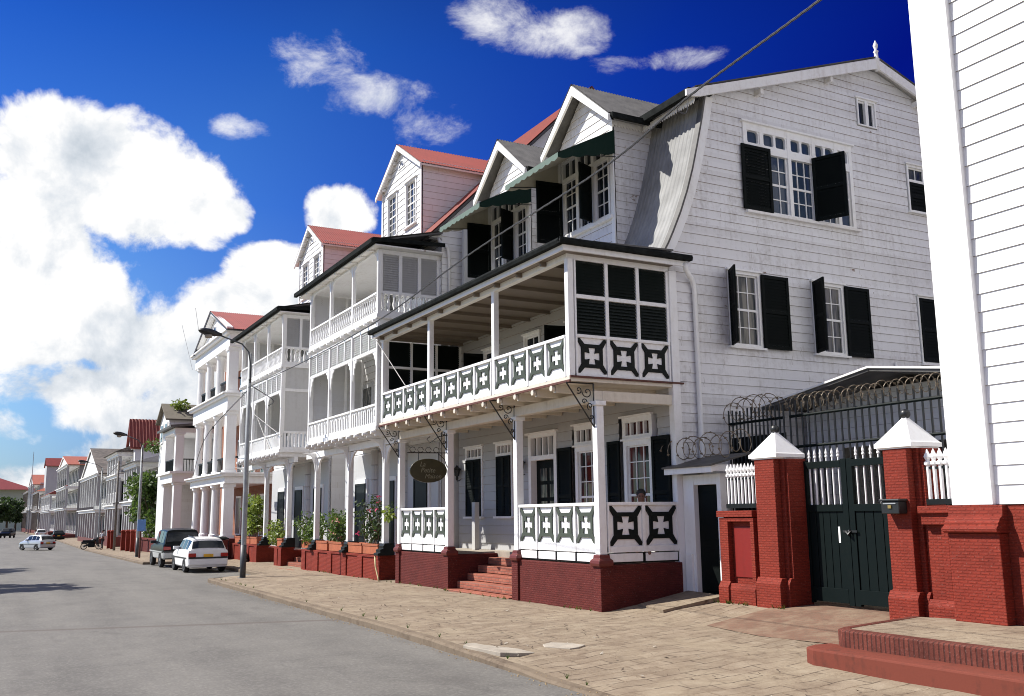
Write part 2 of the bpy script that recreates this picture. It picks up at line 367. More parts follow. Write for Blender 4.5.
    def build(s, name, mats, parent=None, smooth=False, bevel=0, org=None, kind=None):
        o0 = Vector(org) if org is not None else (ORG[parent.name] if parent else Vector((0, 0, 0)))
        me = bpy.data.meshes.new(name)
        me.from_pydata([tuple((Vector(v)-o0)*S) for v in s.v], [], s.f)
        for m in (mats if isinstance(mats, (list, tuple)) else [mats]): me.materials.append(m)
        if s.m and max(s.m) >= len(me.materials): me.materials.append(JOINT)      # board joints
        me.polygons.foreach_set('material_index', s.m)
        if smooth: me.polygons.foreach_set('use_smooth', [True]*len(s.f))
        me.update()
        o = bpy.data.objects.new(name, me); col.objects.link(o)
        if parent:
            o.parent = parent; o.location = (o0-ORG[parent.name])*S
        else: o.location = o0*S
        ORG[o.name] = o0
        if bevel:
            b = o.modifiers.new('bevel', 'BEVEL'); b.width = bevel*S; b.segments = 2; b.limit_method = 'ANGLE'; b.angle_limit = R(40)
        if kind: o['kind'] = kind
        return o
def tag(o, label=None, cat=None, group=None, kind=None):
    if label: o['label'] = label
    if cat: o['category'] = cat
    if group: o['group'] = group
    if kind: o['kind'] = kind
    return o
def thing(name, loc, label, cat, group=None):
    o = bpy.data.objects.new(name, None); col.objects.link(o); o.location = Vector(loc)*S; o.empty_display_size = .3
    ORG[o.name] = Vector(loc)
    return tag(o, label, cat, group)
def inst(o, delta, parent=None, name=None):            # copy of one part, moved; shares its mesh
    c = o.copy(); col.objects.link(c); c.parent = parent or o.parent
    c.location = o.location+Vector(delta)*S
    for ch in o.children:
        d = ch.copy(); col.objects.link(d); d.parent = c
    return c
def copy_tree(o, parent=None):
    c = o.copy(); col.objects.link(c); c.parent = parent
    for ch in o.children: copy_tree(ch, c)
    return c

# ------------------------------------------------------------------ building pieces
def window(parent, F, u0, u1, z0, z1, nx=3, nz=4, cas=.06, glassm=None, frame=None, sill=True, head=True, midrail=True, name='window', proud=.035):
    frame = frame or W_TRIM; b = MB()
    b.fbox(F, u0, u0+cas, -.09, proud, z0, z1); b.fbox(F, u1-cas, u1, -.09, proud, z0, z1)
    b.fbox(F, u0+cas, u1-cas, -.09, proud-.003, z1-cas, z1); b.fbox(F, u0+cas, u1-cas, -.09, proud-.003, z0, z0+cas*.7)
    if head: b.fbox(F, u0-.04, u1+.04, 0, proud+.04, z1, z1+.035)
    a0, a1, c0, c1 = u0+cas, u1-cas, z0+cas*.7, z1-cas; st = .03
    b.fbox(F, a0, a0+st, -.055, -.012, c0, c1); b.fbox(F, a1-st, a1, -.055, -.012, c0, c1)
    b.fbox(F, a0+st, a1-st, -.055, -.014, c1-st, c1); b.fbox(F, a0+st, a1-st, -.055, -.014, c0, c0+st)
    for i in range(1, nx):
        u = a0+(a1-a0)*i/nx; b.fbox(F, u-.009, u+.009, -.05, -.02, c0+st, c1-st)
    for i in range(1, nz):
        z = c0+(c1-c0)*i/nz; h = .022 if (midrail and i == nz//2) else .009
        b.fbox(F, a0+st, a1-st, -.052, -.017 if h > .02 else -.0225, z-h, z+h)
    o = b.build(name, frame, parent)
    p = MB(); p.fbox(F, a0+.004, a1-.004, -.047, -.038, c0+.004, c1-.004); p.build('pane', glassm or GLASS, o)
    if sill:
        q = MB(); q.fbox(F, u0-.05, u1+.05, 0, proud+.05, z0-.04, z0); q.build('sill', frame, o)
    return o
def shutter(parent, F, u0, u1, z0, z1, n0=.04, mat=None, slats=True, name='shutter'):
    b = MB(); mat = mat or GREEN; st = min(.07, (u1-u0)*.14); n1 = n0+.035; zm = (z0+z1)/2
    b.fbox(F, u0, u0+st, n0, n1, z0, z1); b.fbox(F, u1-st, u1, n0, n1, z0, z1)
    for a, c in ((z0, z0+st), (zm-st/2, zm+st/2), (z1-st, z1)): b.fbox(F, u0+st, u1-st, n0, n1-.003, a, c)
    if slats:
        for lo, hi in ((z0+st, zm-st/2), (zm+st/2, z1-st)):
            k = max(3, int((hi-lo)/.06))
            for i in range(k):
                a = lo+(hi-lo)*i/k; c = a+(hi-lo)/k*1.15
                b.add([F.P(u0+st, n1-.006, a), F.P(u1-st, n1-.006, a), F.P(u1-st, n0+.006, c), F.P(u0+st, n0+.006, c)], [(0, 3, 2, 1)], 0, F.flip)
    else: b.fbox(F, u0+st, u1-st, n0+.004, n0+.02, z0+st, z1-st)
    return b.build(name, mat, parent, bevel=.004)
def louver(parent, F, u0, u1, z0, z1, mat, n=0, name='louver_panel', sp=.055):
    b = MB(); k = max(2, int((z1-z0)/sp))
    for i in range(k):
        a = z0+(z1-z0)*i/k; c = a+(z1-z0)/k*1.25
        b.add([F.P(u0, n+.015, a), F.P(u1, n+.015, a), F.P(u1, n-.03, c), F.P(u0, n-.03, c)], [(0, 3, 2, 1)], 0, F.flip)
    b.fbox(F, u0, u1, n-.045, n-.04, z0, z1)
    return b.build(name, mat, parent)
def cross_panel(parent, F, u0, u1, z0, z1, cut, n=0, back=None):
    """white panel with a cut-out frame whose corner leaves leave a maltese cross"""
    p = MB(); p.fbox(F, u0, u1, n-.02, n, z0, z1); o = p.build('railing_panel', back or W_TRIM, parent)
    b = MB(); w, h = u1-u0, z1-z0; cx, cz = (u0+u1)/2, (z0+z1)/2
    a, c = w*.36, h*.33; t = min(w, h)*.105
    b.fbox(F, cx-a, cx-a+t, n, n+.022, cz-c+t, cz+c-t); b.fbox(F, cx+a-t, cx+a, n, n+.022, cz-c+t, cz+c-t)
    b.fbox(F, cx-a, cx+a, n, n+.022, cz+c-t, cz+c); b.fbox(F, cx-a, cx+a, n, n+.022, cz-c, cz-c+t)
    for sx in (-1, 1):
        for sz in (-1, 1):
            X, Z = cx+sx*a, cz+sz*c; ox, oz = cx+sx*w*.485, cz+sz*h*.485
            k = t*.75
            b.fpoly(F, [(X-sx*t, Z), (X, Z-sz*t), (ox, oz-sz*k*.9), (ox-sx*k*.3, oz), (ox-sx*k, oz)], n, n+.024)
            ix, iz = X-sx*t*.6, Z-sz*t*.6; ex, ez = cx+sx*w*.085, cz+sz*h*.075
            b.fpoly(F, [(ix, iz-sz*h*.17), (ix, iz), (ix-sx*w*.17, iz), (cx+sx*w*.11, cz+sz*h*.19), (ex, ez), (cx+sx*w*.20, cz+sz*h*.10)], n, n+.020)
    b.build('cross_cutwork', cut, parent, bevel=.003)
    return o
def iron_bracket(parent, y, X, z, w=.55, h=.75):
    """cast-iron scroll bracket in the plane y, under the overhang, post at X"""
    b = MB(); P = lambda a, c: (X-a*w, y, z-c*h)
    b.tube([P(0, 0), P(1, 0)], .014); b.tube([P(0, 0), P(0, 1)], .016); b.tube([P(1, 0), P(0, 1)], .013)
    def scroll(cx, cz, r, turns=1.25, ph=0, sg=1):
        b.tube([P(cx+sg*r*(1-t/22)*math.cos(ph+turns*2*math.pi*t/20)/1, cz+r*(1-t/22)*math.sin(ph+turns*2*math.pi*t/20)*w/h) for t in range(21)], .010, 5)
    scroll(.24, .20, .19); scroll(.55, .16, .12, ph=1); scroll(.14, .52, .12, ph=2, sg=-1); scroll(.10, .76, .08, ph=.5); scroll(.35, .42, .1, ph=3)
    return b.build('iron_bracket', BLACK, parent)
def baluster_mesh(parent, x, y, z0, z1, mat, r=.035, seg=8):
    h = z1-z0; b = MB()
    b.lathe((x, y, z0), [(r*.9, 0), (r*.9, .1*h), (r*.45, .14*h), (r, .38*h), (r*.95, .5*h), (r*.4, .75*h), (r*.65, .84*h), (r*.5, .88*h), (r*.9, .9*h), (r*.9, h)], seg)
    return b.build('baluster', mat, parent, smooth=True)
def drainpipe(parent, pts, r=.045, mat=None):
    b = MB(); b.tube(pts, r, 10)
    z0 = min(p[2] for p in pts); z1 = max(p[2] for p in pts)
    return b.build('drainpipe', mat or W_TRIM, parent, smooth=True)
# ------------------------------------------------------------------ the setting: road, pavement, kerb
def lerp(x, xs, ys):
    if x <= xs[0]: return ys[0]
    for a, b, c, d in zip(xs, xs[1:], ys, ys[1:]):
        if x <= b: return c+(d-c)*(x-a)/(b-a)
    return ys[-1]
def zd(y): return lerp(y, [0, 40, 86, 150, 230, 600], [0, 0, -.5, -.55, -.9, -1.3])     # the street falls away gently
def kx(y): return lerp(y, [4, 8.5, 15, 29.6, 30.2, 42.6, 43.4, 60, 90, 140, 260], [5.45, 5.62, 5.84, 5.98, 7.95, 7.95, 6.1, 6.5, 7.4, 8.2, 9.0])
def kz(y): return lerp(y, [6, 9, 12.5, 400], [-.185, -.175, -.10, -.10])
def zs(x, y):
    k = kx(y); z = lerp(x, [k, max(9.2, k+.3), 10.7, 30], [kz(y), 0, .22, .25]) if y < 14.3 else lerp(x, [k, max(9.2, k+.3), 30], [kz(y), 0, .05])
    return z+zd(y)
ys = [-8+i*.5 for i in range(44)]+[14+i*.8 for i in range(19)]+[29.6, 30.2]+[31+i for i in range(12)]+[42.6, 43.4]+[45+i*4 for i in range(56)]
b = MB(); k = 0; nx_ = 22
for y in ys:
    for i in range(nx_+1):
        x = kx(y)+(13.5-kx(y))*(i/nx_)**1.1
        wob = .008*math.sin(x*3.1+y*1.7)+.006*math.sin(x*7.3-y*4.1) if 0 < i else 0
        b.v.append((x, y, zs(x, y)+wob))
for j in range(len(ys)-1):
    for i in range(nx_):
        a = j*(nx_+1)+i; b.f.append([a, a+1, a+nx_+2, a+nx_+1]); b.m.append(0)
def paving():
    m, t, bs, co = new_mat('worn stone paving')
    dn = t.new('ShaderNodeTexNoise', inp={'Vector': co, 'Scale': 1.3, 'Detail': 4}).outputs['Color']
    wv = t.new('ShaderNodeVectorMath', operation='MULTIPLY_ADD', inp={0: dn, 1: (.22, .22, .22), 2: co}).outputs[0]
    sp = t.new('ShaderNodeSeparateXYZ', inp={0: wv})
    v = t.new('ShaderNodeCombineXYZ', inp={0: sp.outputs[0], 1: sp.outputs[1]}).outputs[0]
    br = t.new('ShaderNodeTexBrick', inp={'Vector': v, 'Color1': (.262, .205, .143, 1), 'Color2': (.205, .156, .106, 1), 'Mortar': (.215, .156, .098, 1), 'Scale': 1.0,
               'Mortar Size': .014, 'Mortar Smooth': .5, 'Brick Width': .62, 'Row Height': .31, 'Bias': .1})
    big = t.noise(co, .55, 6, .6, .4); mid = t.noise(co, 2.6, 8, .65); fine = t.noise(co, 28, 5, .6)
    c = t.mix(t.new('ShaderNodeMapRange', inp={0: big, 1: .46, 2: .62, 3: 0, 4: .8}).outputs[0], br.outputs[0], (.275, .22, .15))   # smoothed cement patches
    c = t.mix(t.new('ShaderNodeMapRange', inp={0: mid, 1: .50, 2: .72, 3: 0, 4: .75}).outputs[0], c, (.125, .083, .052))
    c = t.mix(t.new('ShaderNodeMapRange', inp={0: mid, 1: .46, 2: .30, 3: 0, 4: .5}).outputs[0], c, (.36, .30, .22))
    c = t.mix(t.new('ShaderNodeMapRange', inp={0: fine, 1: .35, 2: .7, 3: .0, 4: .22}).outputs[0], c, (.13, .09, .055))
    vo = t.new('ShaderNodeTexVoronoi', feature='DISTANCE_TO_EDGE', inp={'Vector': wv, 'Scale': 1.1}).outputs[0]
    ck = t.new('ShaderNodeMapRange', inp={0: t.m('ADD', vo, t.m('MULTIPLY', t.m('SUBTRACT', mid, .5), .05)), 1: 0.0, 2: .014, 3: .5, 4: 0}).outputs[0]
    c = t.mix(t.m('MULTIPLY', ck, .5), c, (.08, .055, .035))
    dash = t.m('MULTIPLY', br.outputs['Fac'], t.new('ShaderNodeMapRange', inp={0: t.noise(stretch(t, co, 1, 1, 1), 2.1, 3, .5), 1: .50, 2: .56}).outputs[0])
    c = t.mix(t.m('MULTIPLY', dash, .75), c, (.055, .036, .022))
    t.l.new(c, bs.inputs['Base Color']); bs.inputs['Roughness'].default_value = .85
    keep = t.new('ShaderNodeMapRange', inp={0: big, 1: .46, 2: .62, 3: 1, 4: .15}).outputs[0]
    h = t.m('ADD', t.m('MULTIPLY', t.m('MULTIPLY', br.outputs['Fac'], keep), -1.0), t.m('ADD', t.m('MULTIPLY', mid, .9), t.m('MULTIPLY', fine, .25)))
    bump(t, bs, h, .7, .03); return m
PAVE = paving()
b.build('sidewalk', PAVE, kind='structure', smooth=True)
def asphalt():
    m, t, bs, co = new_mat('old asphalt')
    big = t.noise(stretch(t, co, 1, .12, 1), .8, 5, .6); mid = t.noise(co, 1.1, 7, .6); fine = t.noise(co, 24, 6, .8)
    c = t.ramp(t.m('ADD', t.m('MULTIPLY', big, .55), t.m('MULTIPLY', mid, .45)), [(.36, (.098, .091, .080)), (.48, (.134, .125, .110)), (.60, (.168, .157, .138))])
    c = t.mix(t.new('ShaderNodeMapRange', inp={0: fine, 1: .38, 2: .68, 3: 0, 4: .62}).outputs[0], c, (.075, .071, .066))
    lt = t.noise(co, 21, 4, .7)
    c = t.mix(t.new('ShaderNodeMapRange', inp={0: lt, 1: .58, 2: .72, 3: 0, 4: .5}).outputs[0], c, (.27, .255, .23))
    ckv = t.new('ShaderNodeTexVoronoi', feature='DISTANCE_TO_EDGE', inp={'Vector': t.new('ShaderNodeVectorMath', operation='MULTIPLY_ADD', inp={0: t.new('ShaderNodeTexNoise', inp={'Vector': co, 'Scale': 1.2, 'Detail': 5}).outputs['Color'], 1: (.9, .9, .9), 2: co}).outputs[0], 'Scale': .22}).outputs[0]
    c = t.mix(t.new('ShaderNodeMapRange', inp={0: ckv, 1: .0, 2: .005, 3: .3, 4: 0}).outputs[0], c, (.05, .046, .042))
    vr = t.new('ShaderNodeTexVoronoi', inp={'Vector': co, 'Scale': 30.0}).outputs['Color']; vs = t.new('ShaderNodeSeparateColor', inp={0: vr}).outputs[0]
    c = t.mix(t.m('MULTIPLY', t.m('GREATER_THAN', vs, .80), .16), c, (.30, .285, .255)); c = t.mix(t.m('MULTIPLY', t.m('LESS_THAN', vs, .20), .18), c, (.062, .058, .053))
    blot = t.noise(stretch(t, co, 1, .4, 1), 1.7, 3, .5)
    c = t.mix(t.new('ShaderNodeMapRange', inp={0: blot, 1: .60, 2: .70, 3: 0, 4: .45}).outputs[0], c, (.085, .078, .07))
    sp = t.new('ShaderNodeSeparateXYZ', inp={0: co})                    # one tarred joint across the road
    jy = t.m('SUBTRACT', t.m('ADD', sp.outputs[1], t.m('MULTIPLY', sp.outputs[0], .27)), t.m('ADD', 18.7*S, t.m('MULTIPLY', mid, .10)))
    jf = t.new('ShaderNodeMapRange', inp={0: t.m('ABSOLUTE', jy), 1: .10, 2: .20, 3: .7, 4: 0}).outputs[0]
    c = t.mix(jf, c, (.085, .065, .055))
    t.l.new(c, bs.inputs['Base Color']); bs.inputs['Roughness'].default_value = .8
    bump(t, bs, fine, .5, .006); return m
b = MB(); ys2 = [-20, 0, 10, 20, 30, 40, 60, 86, 110, 150, 190, 230, 300, 600]
for y in ys2:
    for x in (-7.5, -2, 2, 5, 8, 14): b.v.append((x, y, -.2+zd(y)-.012*max(0, abs(x-0)-2)*.0))
for j in range(len(ys2)-1):
    for i in range(5):
        a = j*6+i; b.f.append([a, a+1, a+7, a+6]); b.m.append(0)
b.build('road', asphalt(), kind='structure')
bv = MB()
for y0_, y1_ in zip(ys2, ys2[1:]): bv.add([(-7.6, y0_, -.09+zd(y0_)), (-3.7, y0_, -.09+zd(y0_)), (-3.7, y1_, -.09+zd(y1_)), (-7.6, y1_, -.09+zd(y1_)), (-3.65, y0_, -.3+zd(y0_)), (-3.65, y1_, -.3+zd(y1_))], [(0, 1, 2, 3), (1, 4, 5, 2)])
bv.build('verge', plain('dry verge', (.10, .12, .045), .95, .4, 1.2, bmp=.4), kind='structure')
b = MB()
g_m = plain('dry ground', (.20, .16, .09), .95, .3, .4, bmp=.3)
for y in ys2+[3000]:
    for x in (-2500, -7.4, 2500): b.v.append((x, y if y > -20 else -1500, -.32+zd(y)))
for j in range(len(ys2)):
    for i in range(2):
        a = j*3+i; b.f.append([a, a+1, a+4, a+3]); b.m.append(0)
b.build('ground', g_m, kind='structure')
b = MB(); kys = [3.0+i*.55 for i in range(49)]+[30.2, 31, 33, 36, 40, 42.6, 43.4]+[45+i*5 for i in range(44)]
for j, y in enumerate(kys):
    jt = random.uniform(-.012, .012); x = kx(y)+jt; z = kz(y)+zd(y)+random.uniform(-.006, .008)
    lift = 0 if y > 12.5 else 0
    for (ax, az_) in ((-.13, -.25), (-.13, z-zd(y)-.02), (-.10, z-zd(y)+.006), (.01, z-zd(y)+.012), (.06, z-zd(y)-.05)): b.v.append((x+ax, y, az_+zd(y)))
for j in range(len(kys)-1):
    for i in range(4):
        a = j*5+i; b.f.append([a, a+1, a+6, a+5]); b.m.append(0)
b.build('kerb', paint('kerb stone', (.17, .13, .09), (.055, .035, .022), .9, streak=False, rough=.9), kind='structure')

b = MB(); N_ = 8                                            # brick apron in front of the gate
for i in range(N_+1):
    for j_ in range(N_+1):
        v = j_/N_; u = i/N_; y = 8.75+(11.3-8.75)*v; x = 9.05+.35*abs(v-.5)+(11.3-9.05)*u; b.v.append((x, y, zs(x, y)+.014))
for i in range(N_):
    for j_ in range(N_): a = i*(N_+1)+j_; b.f.append([a, a+N_+1, a+N_+2, a+1]); b.m.append(0)
def apron():
    m, t, bs, co = new_mat('worn brick apron'); sp = t.new('ShaderNodeSeparateXYZ', inp={0: co}); v = t.new('ShaderNodeCombineXYZ', inp={0: sp.outputs[1], 1: sp.outputs[0]}).outputs[0]
    br = t.new('ShaderNodeTexBrick', inp={'Vector': v, 'Color1': (.175, .095, .060, 1), 'Color2': (.14, .074, .046, 1), 'Mortar': (.15, .10, .065, 1), 'Scale': 1.0, 'Mortar Size': .008, 'Brick Width': .24, 'Row Height': .11})
    n = t.noise(co, 2.2, 7, .65); c = t.mix(t.new('ShaderNodeMapRange', inp={0: n, 1: .46, 2: .70, 3: 0, 4: .7}).outputs[0], br.outputs[0], (.255, .19, .125)); t.l.new(c, bs.inputs['Base Color']); bs.inputs['Roughness'].default_value = .9
    bump(t, bs, t.m('ADD', t.m('MULTIPLY', br.outputs['Fac'], -.7), n), .6, .015); return m
b.build('gate_apron', apron(), kind='structure', smooth=True)
# ------------------------------------------------------------------ the guesthouse
H = thing('guesthouse', (10.82, 13.89, 0), 'large white clapboard guesthouse with gambrel roof, dark green shutters and railings with cut crosses', 'building')
GY, XW, Y1 = 13.89, 10.82, 22.95; RX, RZ = 16.55, 11.38
FX, FG = front(XW), gab(GY)
mans = [(10.70, 6.34), (10.80, 6.50), (10.93, 6.75), (11.12, 7.15), (11.30, 7.6), (11.45, 8.05), (11.60, 8.6), (11.73, 9.1), (11.84, 9.6)]
def man_x(z):
    zz_ = [p[1] for p in mans]; return lerp(z, zz_, [p[0] for p in mans])
def gable_outline(z):
    l = XW if z < 6.34 else max(XW, man_x(z)+.02)
    if z > 9.6: l = max(11.86, RX-(RZ-.10-z)*(RX-11.3)/(RZ-9.55))
    return (l, 2*RX-l)
G_HOLES = [(12.80, 15.76, 7.42, 9.30), (12.18, 13.02, 4.68, 6.2), (14.36, 15.28, 4.68, 6.2), (17.48, 18.22, 4.68, 6.2), (17.48, 18.16, 8.08, 9.2), (16.06, 16.68, 9.82, 10.47)]
b = MB(); b.siding(FG, XW, 2*RX-XW, .2, 11.2, G_HOLES, .185, .016, gable_outline)
b.fbox(FG, XW+.01, 2*RX-XW, -.2, -.1, 0, 6.3)
b.build('gable_wall', W_OLD, H)
F_HOLES = [(14.40, 15.64, .82, 3.42), (16.3, 17.36, .82, 3.36), (17.98, 19.22, .8, 3.4), (20.0, 20.84, 1.58, 3.3), (21.56, 22.52, 1.58, 3.3),
           (14.5, 15.2, 4.2, 5.75), (16.3, 17.5, 3.95, 5.7), (18.6, 19.4, 4.2, 5.7), (20.6, 21.5, 3.95, 5.7)]
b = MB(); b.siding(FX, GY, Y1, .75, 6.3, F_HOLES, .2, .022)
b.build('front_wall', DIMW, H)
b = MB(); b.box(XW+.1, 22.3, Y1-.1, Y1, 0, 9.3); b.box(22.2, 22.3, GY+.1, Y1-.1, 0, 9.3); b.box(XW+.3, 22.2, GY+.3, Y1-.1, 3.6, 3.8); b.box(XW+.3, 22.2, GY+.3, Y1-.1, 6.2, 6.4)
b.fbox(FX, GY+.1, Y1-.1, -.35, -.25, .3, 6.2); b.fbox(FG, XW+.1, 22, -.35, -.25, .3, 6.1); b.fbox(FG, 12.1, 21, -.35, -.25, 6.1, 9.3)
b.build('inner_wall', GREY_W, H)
b = MB(); b.fbox(FG, XW-.03, XW+.13, .030, .045, .2, 6.0); b.build('corner_board', W_TRIM, H, bevel=.006)
b = MB(); b.fbox(FX, GY-.045, GY+.10, .024, .04, .75, 6.0)
b.build('corner_board', W_TRIM, H, bevel=.006)
# curved barge board along the gambrel
b = MB()
for (x0, z0), (x1, z1) in zip(mans, mans[1:]):
    b.fpoly(FG, [(x0-.02, z0), (x1-.02, z1), (x1+.17, z1), (x0+.17, z0)], .02, .075)
b.build('curved_barge_board', W_TRIM, H)
b = MB()
for (x0, z0), (x1, z1) in zip(mans, mans[1:]):
    b.fpoly(FG, [(x0-.06, z0+.01), (x1-.06, z1+.01), (x1-.022, z1), (x0-.022, z0)], -.05, .1)
b.build('roof_edge_flashing', TIND, H)
b = MB(); b.corr(None or (0, 0, 0), None, (0, Y1-GY+.05, 0),   .13, .0115, path=[(x-.03, GY-.07, z) for x, z in mans], step=8)
# keep a hole-free sheet: the dormers stand in front of it
b.build('gambrel_roof', TIN, H, smooth=True)
# upper roof with overhang, barge boards and finial
b = MB(); ye0, ye1 = 13.62, Y1+.1; ex, ez = 11.42, 9.65
for sx in (1, -1):
    X = lambda x: RX+sx*(x-RX)
    A, B_ = Vector((X(ex), ye0, ez)), Vector((X(RX), ye0, RZ+.03))
    b.corr(A, B_-A, (0, ye1-ye0, 0), .075, .012)
    b.slab((X(ex), ye0+.02, ez-.03), (RX, ye0+.02, RZ), (RX, ye1, RZ), (X(ex), ye1, ez-.03), .05, 1)
b.build('upper_roof', [TIND, W_WORN], H)
b = MB(); Fb = gab(13.66)
for sx in (1, -1):
    X = lambda x: RX+sx*(x-RX)
    b.fpoly(Fb, [(X(11.20), 9.545), (RX, RZ-.03), (RX, RZ-.25), (X(11.72), 9.53), (X(11.5), 9.45), (X(11.20), 9.42)], 0, .045)
b.build('barge_board', W_WORN, H)
for x in (13.2, 15.2, 17.9, 19.8):
    b = MB(); z = RZ-.28-abs(x-RX)*.343; b.box(x-.04, x+.04, 13.7, 13.9, z-.06, z+.05); b.build('purlin_end', W_WORN, H)
b = MB(); b.lathe((RX, 13.64, RZ-.3), [(.05, 0), (.05, .25), (.07, .27), (.045, .3), (.04, .42), (.06, .45), (.025, .5), (.045, .55), (.055, .6), (.02, .68), (.003, .72)], 10)
b.build('finial', W_WORN, H, smooth=True)
b = MB(); b.box(11.30, 11.42, ye0+.06, 15.3, ez-.16, ez-.02)
b.build('eaves_gutter', GUTTER, H)
b = MB()
for i in range(22):
    y = 13.75+i*.075; b.fpoly(Fr((11.50, 0, 0), (0, 1, 0), (-1, 0, 0)), [(y, 9.50), (y+.07, 9.50), (y+.07, 9.42), (y+.035, 9.37), (y, 9.42)], 0, .02)
b.build('scalloped_valance', W_WORN, H)
# eaves cornice below the gambrel: stacked mouldings with an end bracket
b = MB()
for x0, x1, z0, z1 in ((10.60, 10.86, 6.26, 6.34), (10.66, 10.86, 6.19, 6.26), (10.72, 10.86, 6.12, 6.19)): b.box(x0, x1, GY-.1, Y1, z0, z1)
b.build('eaves_cornice', W_TRIM, H)

# gable windows
def gable_big_window():
    F = FG; b = MB(); z0, zt, zm = 7.44, 9.28, 8.70
    bays = [(12.84, 13.20), (13.30, 13.94), (14.03, 14.63), (14.72, 15.28), (15.37, 15.72)]
    ed = [12.80]+[(p[1]+q[0])/2 for p, q in zip(bays, bays[1:])]+[15.76]
    for i, x in enumerate([12.82]+[(p[1]+q[0])/2 for p, q in zip(bays, bays[1:])]+[15.74]):
        b.fbox(F, x-.045, x+.045, -.09, .04, z0, zt)
    for (x0, x1), a, c in zip(bays, ed, ed[1:]):
        a += .045; c -= .045
        if a < 12.87: a = 12.865
        if c > 15.69: c = 15.695
        b.fbox(F, a, c, -.09, .035, zm, zm+.17); b.fbox(F, a, c, -.09, .035, zt-.15, zt); b.fbox(F, a, c, -.09, .037, z0, z0+.05)
        k = 1 if c-a < .5 else 2
        for q in range(k):
            p0 = a+(c-a)*q/k; p1 = a+(c-a)*(q+1)/k; m_ = .028
            b.fbox(F, p0, p0+m_, -.08, .02, zm+.17, zt-.15); b.fbox(F, p1-m_, p1, -.08, .02, zm+.17, zt-.15)
            for sx, uu in ((1, p0+m_), (-1, p1-m_)):
                for sz, zz_ in ((1, zm+.17), (-1, zt-.15)):
                    b.fpoly(F, [(uu, zz_), (uu+sx*.05, zz_), (uu+sx*.015, zz_+sz*.015), (uu, zz_+sz*.05)], -.08, .018)
        nxx = 3 if k == 2 else 1
        b.fbox(F, a, a+.03, -.055, -.01, z0+.05, zm); b.fbox(F, c-.03, c, -.055, -.01, z0+.05, zm)
        for i in range(1, nxx): u = a+(c-a)*i/nxx; b.fbox(F, u-.010, u+.010, -.05, -.02, z0+.05, zm)
        for i in range(1, 4):
            z = z0+.05+(zm-z0-.05)*i/4; h = .022 if i == 2 else .010
            b.fbox(F, a+.03, c-.03, -.052, -.0175 if i == 2 else -.0225, z-h, z+h)
    b.fbox(F, 12.72, 15.84, 0, .09, zt, zt+.035)
    o = b.build('window', W_TRIM, H)
    p = MB(); p.fbox(F, 12.85, 15.71, -.047, -.038, z0+.03, zt-.06); p.build('pane', GLASSB, o)
    q = MB(); q.fbox(F, 12.74, 15.86, 0, .10, z0-.05, z0); q.build('sill', W_WORN, o)
    shutter(o, F, 12.68, 13.44, 7.46, 8.80, .045, slats=True)
    a = R(66); hx = 14.60
    shutter(o, Fr((hx, GY-.05, 0), (math.cos(a), -math.sin(a), 0), (-math.sin(a), -math.cos(a), 0)), 0, .68, 7.44, 8.80, 0)
gable_big_window()
def gable_window(u0, u1, la, gm=GLASSC):
    o = window(H, FG, u0, u1, 4.70, 6.18, 3, 4, .06, gm)
    a = R(la)
    shutter(o, Fr((u0, GY-.04, 0), (-math.cos(a), -math.sin(a), 0), (math.sin(a), -math.cos(a), 0)), 0, .46, 4.70, 6.16, 0)
    shutter(o, FG, u1, u1+.70, 4.70, 6.16, .05)
gable_window(12.20, 13.0, 62); gable_window(14.38, 15.26, 70)
o = window(H, FG, 17.5, 18.2, 4.7, 6.18, 3, 4); shutter(o, FG, 17.54, 18.16, 4.74, 6.14, .02)
o = window(H, FG, 17.5, 18.14, 8.1, 9.18, 2, 1, .05); b = MB(); b.fbox(FG, 17.55, 18.09, -.04, .036, 8.78, 8.84); b.build('transom_bar', W_TRIM, o)
shutter(o, FG, 17.54, 18.10, 8.13, 8.78, .0)
o = window(H, FG, 16.08, 16.66, 9.84, 10.45, 1, 1, .04, sill=False); b = MB(); b.fbox(FG, 16.33, 16.42, -.05, .03, 9.86, 10.42); b.build('mullion', W_TRIM, o)
drainpipe(H, [(11.02, 13.66, 6.12), (11.03, 13.67, 6.02), (11.28, 13.80, 5.86), (11.34, 13.81, 5.7), (11.34, 13.81, 3), (11.34, 13.81, .3)], .05)
drainpipe(H, [(16.62, 13.83, 4.66), (16.62, 13.83, 2.4)], .03)

